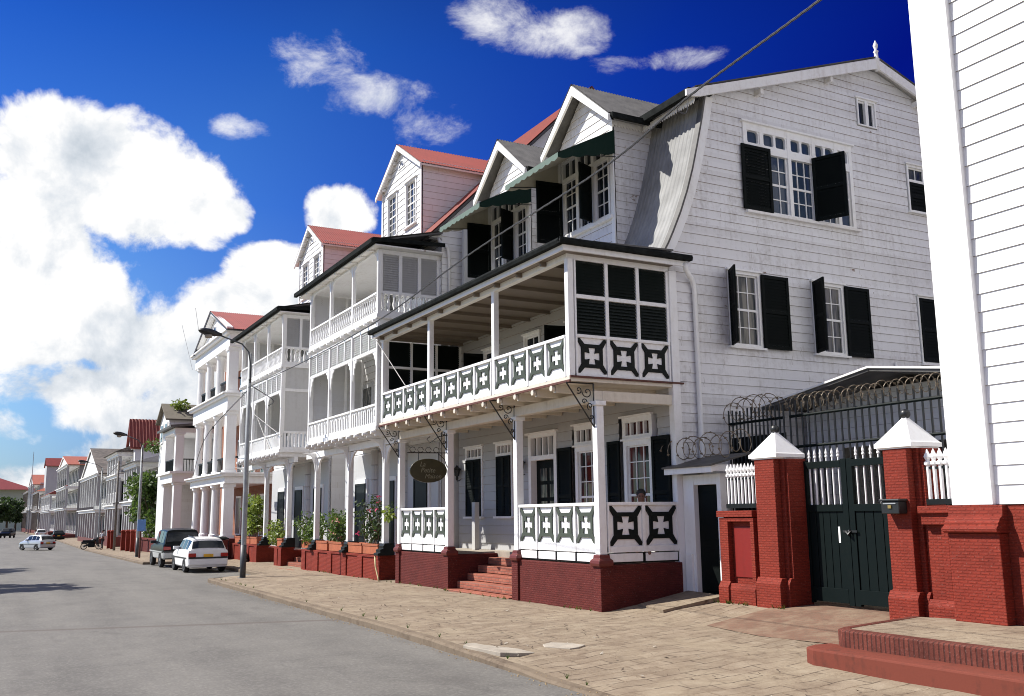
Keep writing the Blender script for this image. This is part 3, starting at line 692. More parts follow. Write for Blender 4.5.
# dormers with awnings
def dormer(yc, hw=1.05):
    X0 = 10.80; F = front(X0); yl, yr = yc+hw, yc-hw; ze, za = 9.62, 10.60; z0 = 6.5
    D = bpy.data.objects.new('dormer', None); col.objects.link(D); D.parent = H; ORG[D.name] = ORG[H.name]
    wy0, wy1 = yr+.13, yl-.13
    holes = [(wy0, wy1, 7.55, 9.32)]
    def outl(z):
        if z < ze: return (yr, yl)
        k = (za-z)/(za-ze); return (yc-hw*k, yc+hw*k)
    b = MB(); b.siding(F, yr, yl, z0, za, holes, .17, .014, outl)
    b.siding(Fr((0, yr, 0), (1, 0, 0), (0, -1, 0)), X0+.02, 12.2, z0, ze+.05, (), .17, .012)
    b.box(X0+.02, 12.3, yl-.04, yl, z0, ze+.05)
    b.build('dormer_wall', W_OLD, D)
    for q0, q1 in ((yr-.03, yr+.08), (yl-.08, yl+.03)): b = MB(); b.fbox(F, q0, q1, .016, .045, z0, ze-.1); b.build('corner_board', W_TRIM, D)
    b = MB()
    for s in (1, -1):
        E_, A_ = (yc+s*(hw+.28), ze-.06), (yc, za+.10)
        b.slab((X0-.30, E_[0], E_[1]), (X0-.30, A_[0], A_[1]), (15.3, A_[0], A_[1]), (14.0, E_[0], E_[1]), .04)
        b.corr((X0-.32, E_[0], E_[1]+.012), (0, A_[0]-E_[0], A_[1]-E_[1]), (4.6, 0, 0), .075, .011)
    b.build('dormer_roof', TIND, D)
    b = MB(); Fb = front(X0-.27)
    for s in (1, -1):
        E_, A_ = (yc+s*(hw+.31), ze-.10), (yc, za+.07)
        b.fpoly(Fb, [E_, A_, (A_[0], A_[1]-.22), (E_[0]-s*.02, E_[1]-.13)], 0, .05)
    b.build('barge_board', W_TRIM, D)
    b = MB(); b.box(X0-.25, 11.9, yr-.36, yr-.29, ze-.17, ze-.06); b.build('dormer_gutter', GUTTER, D)
    b = MB()
    for i in range(12):
        x = X0-.05+i*.075; b.fpoly(Fr((0, yr-.03, 0), (1, 0, 0), (0, -1, 0)), [(x, ze-.08), (x+.07, ze-.08), (x+.07, ze-.17), (x+.035, ze-.22), (x, ze-.17)], 0, .015)
    b.build('scalloped_valance', W_WORN, D)
    # triple window: frame with toplights, three sashes
    b = MB(); n = 3; W3 = (wy1-wy0)/n
    for i in range(n+1): y = wy0+i*W3; b.fbox(F, max(wy0, y-.05), min(wy1, y+.05), -.09, .04, 7.55, 9.32)
    for i in range(n):
        a, c = wy0+i*W3+.05, wy0+(i+1)*W3-.05
        for z_, h in ((7.55, .06), (8.78, .10), (9.24, .08)): b.fbox(F, a, c, -.09, .036, z_, z_+h)
        b.fbox(F, (a+c)/2-.02, (a+c)/2+.02, -.08, .02, 8.88, 9.24)
        b.fbox(F, a, a+.03, -.055, -.01, 7.61, 8.78); b.fbox(F, c-.03, c, -.055, -.01, 7.61, 8.78)
        b.fbox(F, (a+c)/2-.009, (a+c)/2+.009, -.05, -.02, 7.61, 8.78)
        for q in range(1, 4): z_ = 7.61+1.17*q/4; b.fbox(F, a+.03, c-.03, -.052, -.018 if q == 2 else -.0225, z_-(.02 if q == 2 else .009), z_+(.02 if q == 2 else .009))
    wn = b.build('dormer_window', W_TRIM, D)
    p = MB(); p.fbox(F, wy0+.05, wy1-.05, -.047, -.038, 7.58, 9.28); p.build('pane', GLASS, D)
    a = R(84); shutter(D, Fr((X0-.05, wy1, 0), (-math.sin(a), math.cos(a), 0), (-math.cos(a), -math.sin(a), 0)), 0, .62, 7.40, 8.80, 0)
    a = R(68); shutter(D, Fr((X0-.05, wy0+W3+.02, 0), (-math.sin(a), -math.cos(a), 0), (-math.cos(a), math.sin(a), 0)), 0, .42, 7.58, 8.8, 0)
    b = MB(); b.fbox(F, wy0-.1, wy1+.1, .0, .09, 7.48, 7.55); b.build('sill', W_TRIM, D)
    # awning
    ay0, ay1 = yr-.08, yl+.02; xf = 9.42; b = MB(); zt, zf = 9.32, 8.60
    b.slab((X0-.02, ay0, zt), (X0-.02, ay1, zt), (xf, ay1, zf), (xf, ay0, zf), .012); b.build('awning_top', AWNU, D); b = MB()
    def valance(P0, P1, ztop0, ztop1, drop0, drop1, nn):
        for i in range(nn):
            for h in range(4):
                t0, t1 = (i+h/4)/nn, (i+(h+1)/4)/nn
                P = lambda t: Vector(P0).lerp(Vector(P1), t)
                sc = lambda t: .035*abs(math.sin(math.pi*t*nn))
                A_, B_ = P(t0), P(t1); a0, a1 = ztop0+(ztop1-ztop0)*t0, ztop0+(ztop1-ztop0)*t1
                d0, d1 = drop0+(drop1-drop0)*t0+sc(t0), drop0+(drop1-drop0)*t1+sc(t1)
                b.add([(A_.x, A_.y, a0), (B_.x, B_.y, a1), (B_.x, B_.y, a1-d1), (A_.x, A_.y, a0-d0)], [(0, 1, 2, 3)])
    valance((xf, ay0, 0), (xf, ay1, 0), zf, zf, .10, .10, 9); b.build('awning_valance', AWNF, D); b = MB()
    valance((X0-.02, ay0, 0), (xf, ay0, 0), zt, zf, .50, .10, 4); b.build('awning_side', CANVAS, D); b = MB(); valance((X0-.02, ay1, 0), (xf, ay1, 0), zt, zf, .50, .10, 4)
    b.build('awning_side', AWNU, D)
    for y in (ay0+.02, ay1-.02): b = MB(); b.tube([(X0, y, 8.75), (xf+.03, y, zf-.03)], .010, 5); b.build('awning_arm', BLACK, D)
dormer(16.56); dormer(20.01)

# porch and balcony
BX, PX, FZ = 8.63, 9.2, 3.92
posts_u = [13.93, 16.72, 19.9, 22.82]
FBX = front(BX)
b = MB(); b.box(BX-.02, XW, GY-.02, 22.95, FZ-.08, FZ); b.build('balcony_floor', CREAM, H)
b = MB(); b.box(BX-.05, BX-.02, GY-.06, 22.95, FZ-.10, FZ-.062); b.box(BX-.02, XW+.2, GY-.06, GY-.02, FZ-.02, FZ+.012); b.build('floor_edge_strip', RUST, H)
b = MB(); j = None
b.box(BX+.02, XW-.02, 14.40, 14.47, FZ-.22, FZ-.08); b.tube([(BX-.0, 14.435, FZ-.15), (BX-.06, 14.435, FZ-.15)], .05, 8)
j = b.build('floor_joist', CREAM, H)
for i in range(1, 13): inst(j, (0, i*.665, 0))
b = MB(); b.box(PX-.08, PX+.08, GY, 22.95, 3.52, 3.70); b.box(PX+.08, XW, GY, GY+.12, 3.52, 3.70); b.build('porch_beam', CREAM, H, bevel=.006)
for y in posts_u:
    b = MB(); b.box(BX-.015, BX+.10, y-.06, y+.06, FZ, 6.0); b.build('balcony_post', W_TRIM, H, bevel=.012)
b = MB(); b.box(BX-.02, BX+.10, GY, 22.95, 5.98, 6.08); b.box(BX+.10, XW, GY, GY+.1, 5.98, 6.08); b.build('balcony_beam', W_TRIM, H)
# balcony roof
b = MB(); bx0, by0, by1 = 8.40, 13.66, 23.05
b.box(bx0, 11.05, by0, by0+.04, 6.06, 6.20); b.box(bx0, bx0+.04, by0+.04, by1, 6.06, 6.20); b.build('balcony_fascia', W_TRIM, H)
b = MB(); b.box(bx0+.04, XW, by0+.04, by1, 6.075, 6.10); b.build('balcony_ceiling', DARKC, H)
b = MB()
for i in range(10): y = 14.6+i*.9; b.box(bx0+.1, XW, y-.03, y+.03, 6.0, 6.075)
b.build('ceiling_rafter', DARKC, H)
b = MB(); b.slab((bx0-.06, by0-.06, 6.25), (bx0-.06, by1, 6.25), (10.72, by1, 6.33), (10.72, by0-.06, 6.33), .03); b.build('balcony_roof', TIND, H)
b = MB()
prof = [(0, 0), (-.10, 0), (-.115, .06), (-.10, .10), (-.085, .10), (-.085, .03), (0, .03)]
b.fpoly(Fr((0, by0-.02, 0), (1, 0, 0), (0, -1, 0)), [(bx0+p, 6.155+q) for p, q in prof], 0, -(by1-by0))
b.fpoly(Fr((bx0, 0, 0), (0, 1, 0), (-1, 0, 0)), [(by0+p, 6.155+q) for p, q in prof], .115, -2.72)
b.build('balcony_gutter', GUTTER, H)
# balcony railing: three bays of four crossed panels, three panels on the gable side
def rail_bay(F, u0, u1, n, zb, zt, z1, cut, nplane=0.0, first=True, last=True, skirt=None):
    b = MB(); b.fbox(F, u0, u1, nplane-.05, nplane+.035, z1-.055, z1); b.fbox(F, u0, u1, nplane-.03, nplane+.02, zb, zt)
    o = b.build('railing', W_TRIM, H, bevel=.005); w_ = (u1-u0)/n
    for i in range(n):
        cross_panel(o, F, u0+i*w_+.03, u0+(i+1)*w_-.03, zt, z1-.055, cut, nplane-.005)
    for i in range(n+1):
        b = MB(); u = u0+i*w_; b.fbox(F, max(u0, u-.032), min(u1, u+.032), nplane-.035, nplane+.028, zb+.002, z1-.055)
        b.build('rail_stile', W_TRIM, o)
    return o
for a, c in zip(posts_u, posts_u[1:]): rail_bay(FBX, a+.06, c-.06, 4, FZ, FZ+.09, 4.65, GREENC)
FS = gab(GY)
rail_bay(FS, BX+.12, XW-.06, 3, FZ, FZ+.06, 4.66, GREEND)
b = MB()
for i in range(4):
    u = BX+.12+(XW-.06-BX-.12)*i/3; b.fbox(FS, u-.035 if i else u, u+.035 if i < 3 else u+.03, -.05, .02, 4.66, 5.98)
for i in range(3):
    u0, u1 = BX+.12+2.01*i/3*1.0, 0
us = [BX+.12+(XW-.06-BX-.12)*i/3 for i in range(4)]
for a, c in zip(us, us[1:]): b.fbox(FS, a+.035, c-.035, -.05, .018, 5.30, 5.37)
b.build('side_screen_frame', W_TRIM, H, bevel=.005)
for a, c in zip(us, us[1:]):
    for z0, z1 in ((4.66, 5.30), (5.37, 5.98)): louver(H, FS, a+.035, c-.035, z0, z1, LOUV, -.01)
# far end screen
FE = Fr((0, 22.80, 0), (1, 0, 0), (0, -1, 0))
b = MB()
for u in (BX+.12, 9.40, 10.10, 10.78): b.fbox(FE, u-.03, u+.03, -.03, .03, FZ, 5.98)
for z in (4.7, 5.3): 
    for a, c in ((BX+.15, 9.37), (9.43, 10.07), (10.13, 10.75)): b.fbox(FE, a, c, -.03, .025, z, z+.06)
b.build('end_screen_frame', W_TRIM, H)
for a, c in ((BX+.15, 9.37), (9.43, 10.07), (10.13, 10.75)):
    for z0, z1 in ((FZ, 4.7), (4.76, 5.3), (5.36, 5.98)): louver(H, FE, a, c, z0, z1, LOUV, -.01)
# upper back wall openings
for u0, u1, z0 in ((14.52, 15.18, 4.2), (18.62, 19.38, 4.2)): window(H, FX, u0, u1, z0, 5.7, 2, 4, .06, GLASS)
for u0, u1 in ((16.32, 17.48), (20.62, 21.48)):
    o = window(H, FX, u0, u1, 3.97, 5.68, 2, 5, .07, GLASS, sill=False, name='balcony_door')
    a = R(80); shutter(o, Fr((XW-.04, u1, 0), (-math.sin(a), math.cos(a), 0), (-math.cos(a), -math.sin(a), 0)), 0, .5, 3.98, 5.6, 0)
# ground floor posts, plinth, railings
PZ = .76
posts_l = [13.93, 16.80, 20.03, 22.92]
for y in posts_l:
    b = MB(); b.box(PX-.075, PX+.075, y-.075, y+.075, .93, 3.52); b.box(PX-.11, PX+.11, y-.11, y+.11, 3.44, 3.52)
    b.build('porch_post', W_TRIM, H, bevel=.012)
    b = MB(); b.lathe((PX, y, .74), [(.19, 0), (.21, .05), (.20, .10), (.15, .13), (.14, .19)], 4); b.build('post_foot', MAROONP, H, bevel=.01)
    iron_bracket(H, y, PX-.075, FZ-.10)
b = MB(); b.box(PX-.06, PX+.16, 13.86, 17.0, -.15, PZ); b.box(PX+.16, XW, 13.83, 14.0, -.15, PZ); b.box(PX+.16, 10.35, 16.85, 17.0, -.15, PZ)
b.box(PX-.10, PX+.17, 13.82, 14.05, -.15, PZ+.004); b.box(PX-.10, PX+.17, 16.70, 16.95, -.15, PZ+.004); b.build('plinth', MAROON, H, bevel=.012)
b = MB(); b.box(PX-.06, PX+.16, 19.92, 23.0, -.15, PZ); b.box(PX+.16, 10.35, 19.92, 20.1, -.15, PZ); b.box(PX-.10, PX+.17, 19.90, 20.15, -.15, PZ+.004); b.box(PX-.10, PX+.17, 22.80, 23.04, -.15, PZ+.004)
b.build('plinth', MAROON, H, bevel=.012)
b = MB(); b.box(10.35, XW, 16.9, 20.1, .66, .80); b.box(PX+.1, XW, 14.0, 16.86, .68, .795); b.box(PX+.1, XW, 20.08, 22.95, .68, .795); b.build('porch_floor', CONC, H)
b = MB()
for i in range(5): b.box(9.06+i*.26, 10.40, 17.0+.002, 19.92-.002, -.14+i*.16+.02, i*.16+.03)
b.build('front_steps', STEPB, H, bevel=.012)
FPX = front(PX)
rail_bay(FPX, 14.02, 16.72, 4, .96, 1.10, 1.80, GREENC, .02); rail_bay(FPX, 20.12, 22.84, 4, .96, 1.10, 1.80, GREENC, .02)
FPS = Fr((0, GY, 0), (1, 0, 0), (0, -1, 0))
rail_bay(FPS, PX+.09, 10.78, 2, .96, 1.06, 1.80, GREEND, .02)
for F, u0, u1, n in ((FPX, 14.02, 16.72, 4), (FPX, 20.12, 22.84, 4), (FPS, PX+.09, 10.78, 2)):
    b = MB(); b.fbox(F, u0, u1, -.03, .012, .78, .95); o = b.build('skirting_panel', GREEND, H)
    b = MB(); w_ = (u1-u0)/n
    for i in range(n): b.fbox(F, u0+i*w_+.03, u0+(i+1)*w_-.03, .012, .028, .80, .94)
    b.build('skirting_board', W_TRIM, o, bevel=.006)
# ground floor openings
def tall_window(u0, u1, su, sv, gm):
    o = window(H, FX, u0, u1, .95, 2.98, 2 if u1-u0 < .8 else 3, 6, .10, gm)
    b = MB(); b.fbox(FX, u0-.02, u1+.02, -.09, .035, 3.016, 3.08); b.fbox(FX, u0-.02, u1+.02, -.09, .035, 3.32, 3.42); n = 4
    for i in range(n+1):
        u = u0+.03+(u1-u0-.06)*i/n; q = .05 if i in (0, n) else .02; b.fbox(FX, u-q, u+q, -.085, .03, 3.08, 3.32)
    b.fbox(FX, u0-.06, u1+.06, 0, .09, 3.42, 3.455); b.build('transom_frame', W_TRIM, o)
    b = MB(); b.fbox(FX, u0, u1, -.05, -.04, 3.06, 3.34); b.build('pane', gm, o)
    for (a, c) in (su, sv):
        if c > a: shutter(o, FX, a, c, .95, 3.0, .05)
tall_window(14.56, 15.48, (13.98, 14.52), (15.56, 15.98), GLASSR)
tall_window(16.36, 17.24, (17.33, 17.90), (0, 0), GLASSR)
b = MB(); u0, u1 = 17.98, 19.22
b.fbox(FX, u0, u0+.12, -.12, .04, .80, 3.38); b.fbox(FX, u1-.12, u1, -.12, .04, .80, 3.38); b.fbox(FX, u0+.12, u1-.12, -.12, .037, 3.30, 3.38); b.fbox(FX, u0+.12, u1-.12, -.12, .037, 2.80, 2.90)
for i in range(1, 4): u = u0+.12+(u1-u0-.24)*i/4; b.fbox(FX, u-.02, u+.02, -.1, .02, 2.90, 3.30)
b.fbox(FX, u0-.05, u1+.05, 0, .1, 3.38, 3.42)
o = b.build('door', W_TRIM, H); b = MB(); b.fbox(FX, u0+.12, u1-.12, -.09, -.08, 2.9, 3.3); b.build('pane', GLASSC, o)
b = MB(); b.fbox(FX, u0+.12, u1-.12, -.16, -.11, .80, 2.80)
for i in range(2):
    for q in range(3): b.fbox(FX, u0+.25+i*.40, u0+.52+i*.40, -.11, -.095, 1.62+q*.36, 1.90+q*.36, 1)
b.fbox(FX, u0+.25, u0+.92, -.11, -.1, .95, 1.5)
b.build('door_leaf', [GREEN, GLASSC], o)
for u0, u1 in ((20.02, 20.82), (21.58, 22.50)):
    b = MB(); b.fbox(FX, u0-.02, u0+.06, -.1, .035, 1.58, 3.30); b.fbox(FX, u1-.06, u1+.02, -.1, .035, 1.58, 3.30); b.fbox(FX, u0+.06, u1-.06, -.1, .032, 2.99, 3.06); b.fbox(FX, u0+.06, u1-.06, -.1, .032, 3.24, 3.30)
    for i in range(1, 4): u = u0+.06+(u1-u0-.12)*i/4; b.fbox(FX, u-.022, u+.022, -.08, .02, 3.06, 3.24)
    b.fbox(FX, u0-.06, u1+.06, 0, .08, 3.30, 3.34); b.fbox(FX, u0-.06, u1+.06, 0, .09, 1.53, 1.58)
    o = b.build('window', W_TRIM, H); b = MB(); b.fbox(FX, u0+.05, u1-.05, -.05, -.04, 1.6, 3.26); b.build('pane', GLASSC, o)
    shutter(o, FX, u0+.05, (u0+u1)/2-.003, 1.58, 2.99, .036, slats=True); shutter(o, FX, (u0+u1)/2+.003, u1-.05, 1.58, 2.99, .036)
def lantern(u):
    b = MB(); c = Vector((XW-.12, u, 2.62))
    b.lathe(c, [(.02, -.12), (.035, -.06), (.03, -.02), (.06, 0), (.085, .14), (.11, .15), (.03, .24), (.012, .27)], 6); b.tube([(XW-.02, u, 2.52), (XW-.10, u, 2.48), (XW-.12, u, 2.52)], .012)
    b.build('wall_lantern', BLACK, H)
for u in (19.42, 23.0-.16): lantern(u)
b = MB(); b.box(10.40, 10.52, 21.2, 21.36, .80, 1.92); b.build('newel_board', SCREEN, H)
# ------------------------------------------------------------------ the two balconied houses further along
def balcony_house(y0, label, side2, plinth, stairs, gcols):
    HB = thing('balcony_house', (10.4, y0, 0), label, 'building')
    bx, px, xw = 8.63, 9.2, 10.4; n = 3; bw = 1.975; y1 = y0+n*bw; ye = y0+7.4
    F, FP, FW, G = front(bx), front(px), front(xw), gab(y0)
    f2, f3 = 3.88, 6.78
    # body
    b = MB(); b.siding(FW, y0-.1, ye, .55, 9.3, (), .22, .02); b.siding(gab(y0-.1), xw, 12.5, 5.9, 9.35, (), .2, .013)
    b.box(xw+.02, 20, y0-.08, y0+.1, 0, 9.3); b.box(xw+.02, 20, ye-.1, ye, 0, 9.3); b.box(xw+.05, xw+.2, y0, ye, 0, 9.3)
    b.build('wall', W_SIDE, HB)
    # roof with a steep verge on the near side
    b = MB(); e = Vector((9.95, y0-.25, 9.0)); rg = Vector((15.3, y0-.25, 14.35))
    b.corr(e, rg-e, (0, ye-y0+.5, 0), .09, .014); b.corr(Vector((20.65, y0-.25, 9.0)), Vector((-5.35, 0, 5.35)), (0, ye-y0+.5, 0), .09, .014)
    b.slab(e-Vector((0, 0, .03)), rg-Vector((0, 0, .03)), rg+Vector((0, ye-y0+.5, -.03)), e+Vector((0, ye-y0+.5, -.03)), .06, 1)
    b.fpoly(gab(y0-.1), [(10.1, 9.0), (15.3, 14.2), (20.5, 9.0)], -.2, 0, 2)
    b.build('main_roof', [ROOFR, TIND, W_SIDE], HB)
    # dormer: a gabled room on the roof
    D = bpy.data.objects.new('dormer', None); col.objects.link(D); D.parent = HB; ORG[D.name] = ORG[HB.name]
    d0, d1, dc = y0+1.25, y0+4.35, y0+2.80; ze, za, zb = 11.60, 12.58, 9.2
    wins = [(d0+.40, d0+1.20), (d0+1.86, d0+2.66)]
    holes = [(a, c, 9.95, 11.32) for a, c in wins]
    def outl(z):
        if z < ze: return (d0, d1)
        k = max(.001, (za-z)/(za-ze)); h = (d1-d0)/2*k; return (dc-h, dc+h)
    b = MB(); FD = front(xw); b.siding(FD, d0, d1, zb, za, holes, .18, .014, outl)
    b.siding(gab(d0), xw+.02, 14, zb-.3, ze+.1, (), .18, .012); b.box(xw+.03, 14, d1-.05, d1, zb-.3, ze+.1)
    b.build('dormer_wall', W_SIDE, D)
    for q0, q1 in ((d0-.03, d0+.07), (d1-.07, d1+.03)): b = MB(); b.fbox(FD, q0, q1, .016, .04, zb, ze); b.build('corner_board', W_TRIM, D)
    for a, c in wins:
        wn = window(D, FD, a, c, 9.95, 11.32, 3, 6, .05, GLASSC)
        for ch in list(wn.children): ch.parent = D
    b = MB(); r_ = .26
    b.fpoly(FD, [(dc+r_*math.cos(math.pi*i/10), 11.95+r_*math.sin(math.pi*i/10)) for i in range(11)], 0, .03)
    b.build('fan_light', W_TRIM, D)
    b = MB()
    for k in range(4):
        a0, a1 = math.pi*(k+.15)/4, math.pi*(k+.85)/4
        b.fpoly(FD, [(dc+q*math.cos(a), 11.97+q*math.sin(a)) for q, a in ((.08, a0), (.21, a0), (.21, a1), (.08, a1))], .03, .034)
    b.build('fan_light_pane', GLASSC, D)
    b = MB(); xo = xw-.18; oh = .25
    for s in (1, -1):
        hw = (d1-d0)/2+oh; ez_ = ze-(za-ze)/((d1-d0)/2)*oh
        E_, A_ = Vector((xo, dc+s*hw, ez_+.08)), Vector((xo, dc, za+.10))
        b.corr(E_, A_-E_, (4.6, 0, 0), .09, .012); dn = Vector((0, 0, -.03))
        b.slab(E_+dn, A_+dn, A_+dn+Vector((4.6, 0, 0)), E_+dn+Vector((4.6, 0, 0)), .05, 1)
        b.fpoly(front(xo+.04), [(E_.y, E_.z-.03), (dc, za+.07), (dc, za-.09), (E_.y, E_.z-.15)], 0, .045, 1)
        for k in (1, 2, 3): t = k/4; q = E_.lerp(A_, t); b.box(xo+.05, xw, q.y-.03, q.y+.03, q.z-.2, q.z-.10, 1)
    b.build('dormer_roof', [ROOFR, W_TRIM], D)
    # floors with joist ends
    ends = None
    for z, nm in ((f2, 'balcony_floor'), (f3, 'upper_balcony_floor')):
        b = MB(); b.box(bx-.03, xw, y0-.05, y1+.05, z-.10, z); b.build(nm, W_TRIM, HB)
        b = MB(); b.tube([(bx+.02, y0+.1, z-.16), (bx-.1, y0+.1, z-.16)], .045, 8); b.box(bx+.02, xw, y0+.06, y0+.14, z-.24, z-.1)
        j = b.build('floor_joist', W_TRIM, HB)
        for i in range(1, 10): inst(j, (0, i*.64, 0))
    b = MB(); b.box(px-.07, px+.07, y0, y1+1.8, 3.46, 3.64); b.build('porch_beam', W_TRIM, HB)
    # posts, frieze, arches
    for i in range(n+1):
        y = y0+i*bw
        b = MB(); b.box(bx-.01, bx+.09, y-.05, y+.05, f2, f3-.24); b.build('balcony_post', W_TRIM, HB, bevel=.01)
        b = MB(); b.box(bx-.01, bx+.09, y-.05, y+.05, f3, 8.5); 
        for s in (1, -1):
            if (i == 0 and s < 0) or (i == n and s > 0): continue
            b.fpoly(F, [(y+s*.05, 8.12), (y+s*.05, 8.46), (y+s*.34, 8.46), (y+s*.24, 8.40), (y+s*.14, 8.33), (y+s*.10, 8.2)], -.05, -.01)
        b.build('upper_post', W_TRIM, HB, bevel=.008)
    b = MB(); b.box(bx, bx+.09, y0, y1, 8.46, 8.58); b.build('eaves_beam', W_TRIM, HB)
    for i in range(n):
        a, c = y0+i*bw+.05, y0+(i+1)*bw-.05
        b = MB(); b.fbox(F, a, c, -.07, -.01, 5.82, 5.90); b.fbox(F, a, c, -.07, -.01, 6.46, 6.54)
        for k in (1, 2): u = a+(c-a)*k/3; b.fbox(F, u-.03, u+.03, -.07, -.012, 5.90, 6.46)
        for s, u in ((1, a), (-1, c)):
            b.fpoly(F, [(u, 5.82), (u, 5.25), (u+s*.04, 5.28), (u+s*.06, 5.42), (u+s*.10, 5.46), (u+s*.11, 5.58), (u+s*.17, 5.62), (u+s*.20, 5.72), (u+s*.28, 5.75), (u+s*.32, 5.82)], -.05, -.02)
        fr = b.build('arched_frieze', W_TRIM, HB)
        for k in range(3): louver(fr, F, a+(c-a)*k/3+.03, a+(c-a)*(k+1)/3-.03, 5.90, 6.46, SCREEN, -.04, 'frieze_louver', .06)
        # second-floor rail of close slats with drop pattern, third-floor rail of turned balusters
        b = MB(); b.fbox(F, a, c, -.07, .02, f2+.52, f2+.57); b.fbox(F, a, c, -.05, -.01, f2+.02, f2+.10); m_ = 13
        for k in range(m_): u = a+(c-a)*(k+.5)/m_; b.fbox(F, u-.030, u+.030, -.038, -.020, f2+.10, f2+.52)
        for k in range(8): u = a+(c-a)*(k+.5)/8; b.fpoly(F, [(u-.05, f2+.50), (u+.05, f2+.50), (u, f2+.40)], -.02, -.012)
        b.build('slatted_railing', W_TRIM, HB)
        b = MB(); b.fbox(F, a, c, -.07, .02, f3+.54, f3+.59); b.fbox(F, a, c, -.06, 0, f3+.03, f3+.08); rr = b.build('railing', W_TRIM, HB)
        bl = baluster_mesh(rr, bx+.03, a+.09, f3+.08, f3+.54, W_TRIM); mm = 11
        for k in range(1, mm): inst(bl, (0, (c-a-.18)*k/(mm-1), 0))
    # near-side screens: upper floor
    xe = xw
    us = [bx+.09, bx+.09+(xe-bx-.15)/3, bx+.09+(xe-bx-.15)*2/3, xe-.05]
    b = MB()
    for u in us: b.fbox(G, u-.045, u+.045, -.06, .02, f3+.62, 8.5)
    b.fbox(G, bx+.02, xe, -.07, .025, f3+.55, f3+.62); b.fbox(G, bx+.02, xe, -.07, .025, f3, f3+.09); b.fbox(G, bx+.02, xe, -.06, .022, 8.40, 8.5)
    sc = b.build('side_screen', W_TRIM, HB)
    for a, c in zip(us, us[1:]): louver(sc, G, a+.045, c-.045, f3+.62, 8.40, SCREEN, -.02, sp=.06)
    bl = baluster_mesh(sc, bx+.16, y0+.02, f3+.09, f3+.55, W_TRIM, .045)
    for k in range(1, 11): inst(bl, (k*.155, 0, 0))
    for z, zt_ in ((f2, f3-.24), (f3, 8.5)):                 # closed screens added at the far end, keeping sun off the back wall
        b = MB(); Ge = gab(y1); b.box(bx+.02, xe, y1+.03, y1+.05, z, zt_)
        for u in us: b.fbox(Ge, u-.04, u+.04, -.03, .03, z, zt_)
        es_ = b.build('added_end_screen', W_SIDE, HB)
        for a, c in zip(us, us[1:]): louver(es_, Ge, a+.04, c-.04, z+.5, zt_, W_SIDE, 0, sp=.07)
    if side2:                                             # second floor side screen, seen past the neighbour
        b = MB(); uu = [bx+.09, bx+1.05, xe-.05]
        for u in uu: b.fbox(G, u-.045, u+.045, -.06, .02, f2+.6, f3-.1)
        b.fbox(G, bx+.02, xe, -.07, .025, f2+.55, f2+.62); b.fbox(G, bx+.02, xe, -.07, .025, f2, f2+.08); b.fbox(G, bx+.09, xe, -.05, .015, 5.85, 5.95)
        sc = b.build('side_screen', W_TRIM, HB)
        for a, c in zip(uu, uu[1:]):
            b = MB(); b.fbox(G, a+.045, c-.045, -.04, -.03, f2+.62, f3-.1); b.build('screen_panel', SCREEN, sc)
        b = MB(); b.fbox(G, bx+.02, bx+.08, -.03, 0, f2+.08, f2+.55); s0 = b.build('slat', W_TRIM, sc)
        for k in range(1, 14): inst(s0, (k*.125, 0, 0))
    # balcony roof with gutter
    b = MB(); b.slab((8.42, y0-.3, 8.66), (8.42, y1+.9, 8.66), (10.35, y1+.9, 9.12), (10.35, y0-.3, 9.12), .04)
    b.corr((8.40, y0-.3, 8.685), (1.95, 0, .46), (0, y1+1.2-y0, 0), .09, .013); b.build('balcony_roof', TIND, HB)
    b = MB(); b.box(8.32, 8.42, y0-.34, y1+.9, 8.58, 8.70); b.slab((8.36, y0-.345, 8.72), (10.4, y0-.345, 8.80), (10.4, y0-.30, 8.80), (8.36, y0-.30, 8.72), .10); b.build('gutter', GUTTER, HB)
    b = MB(); b.box(8.45, 10.4, y0-.28, y1+.8, 8.53, 8.565); 
    for i in range(9): b.box(8.44, 8.62, y0+.2+i*.7, y0+.28+i*.7, 8.49, 8.53)
    b.build('soffit', W_WORN, HB)
    # back-wall doors on the balconies
    for z in (f2, f3):
        for k, yy in enumerate((y0+1.0, y0+3.0, y0+5.0)):
            b = MB(); b.fbox(FW, yy-.05, yy+.95, .0, .05, z, z+1.85); dd = b.build('balcony_door', GREY_W, HB)
            b = MB(); b.fbox(FW, yy+.08, yy+.82, .05, .055, z+.9, z+1.7); b.build('pane', GLASSC, dd)
    # ground floor: plinths, columns with black scrolled feet, doors
    for (a, c) in plinth:
        b = MB()
        b.box(px-.12, px+.3, a, c, -.25, .56); b.box(px-.15, px+.32, a-.03, c+.03, .56, .62)
        for k in range(int((c-a)/1.6)+2):
            yy = min(c-.4, a+k*(c-a-.4)/max(1, int((c-a)/1.6)+1)); b.box(px-.155, px-.12, yy, yy+.4, -.25, .56)
        b.box(px-.16, px-.12, a, c, -.25, .0)
        b.box(px+.3, xw, a+.02, c-.02, -.25, .5)
        b.build('plinth', RED, HB, bevel=.01)
    for y in gcols:
        b = MB(); b.box(px-.075, px+.075, y-.075, y+.075, .9, 3.46)
        for s in (1, -1):
            b.fpoly(FP, [(y+s*.075, 2.95), (y+s*.075, 3.44), (y+s*.55, 3.44), (y+s*.36, 3.38), (y+s*.2, 3.26), (y+s*.13, 3.1)], -.03, .03)
        b.fpoly(Fr((0, y, 0), (1, 0, 0), (0, -1, 0)), [(px-.075, 2.95), (px-.075, 3.6), (bx+.05, 3.6), (px-.22, 3.5), (px-.13, 3.3)], -.025, .025)
        b.build('porch_column', W_TRIM, HB, bevel=.01)
        b = MB(); Fy = Fr((0, y, 0), (1, 0, 0), (0, -1, 0))
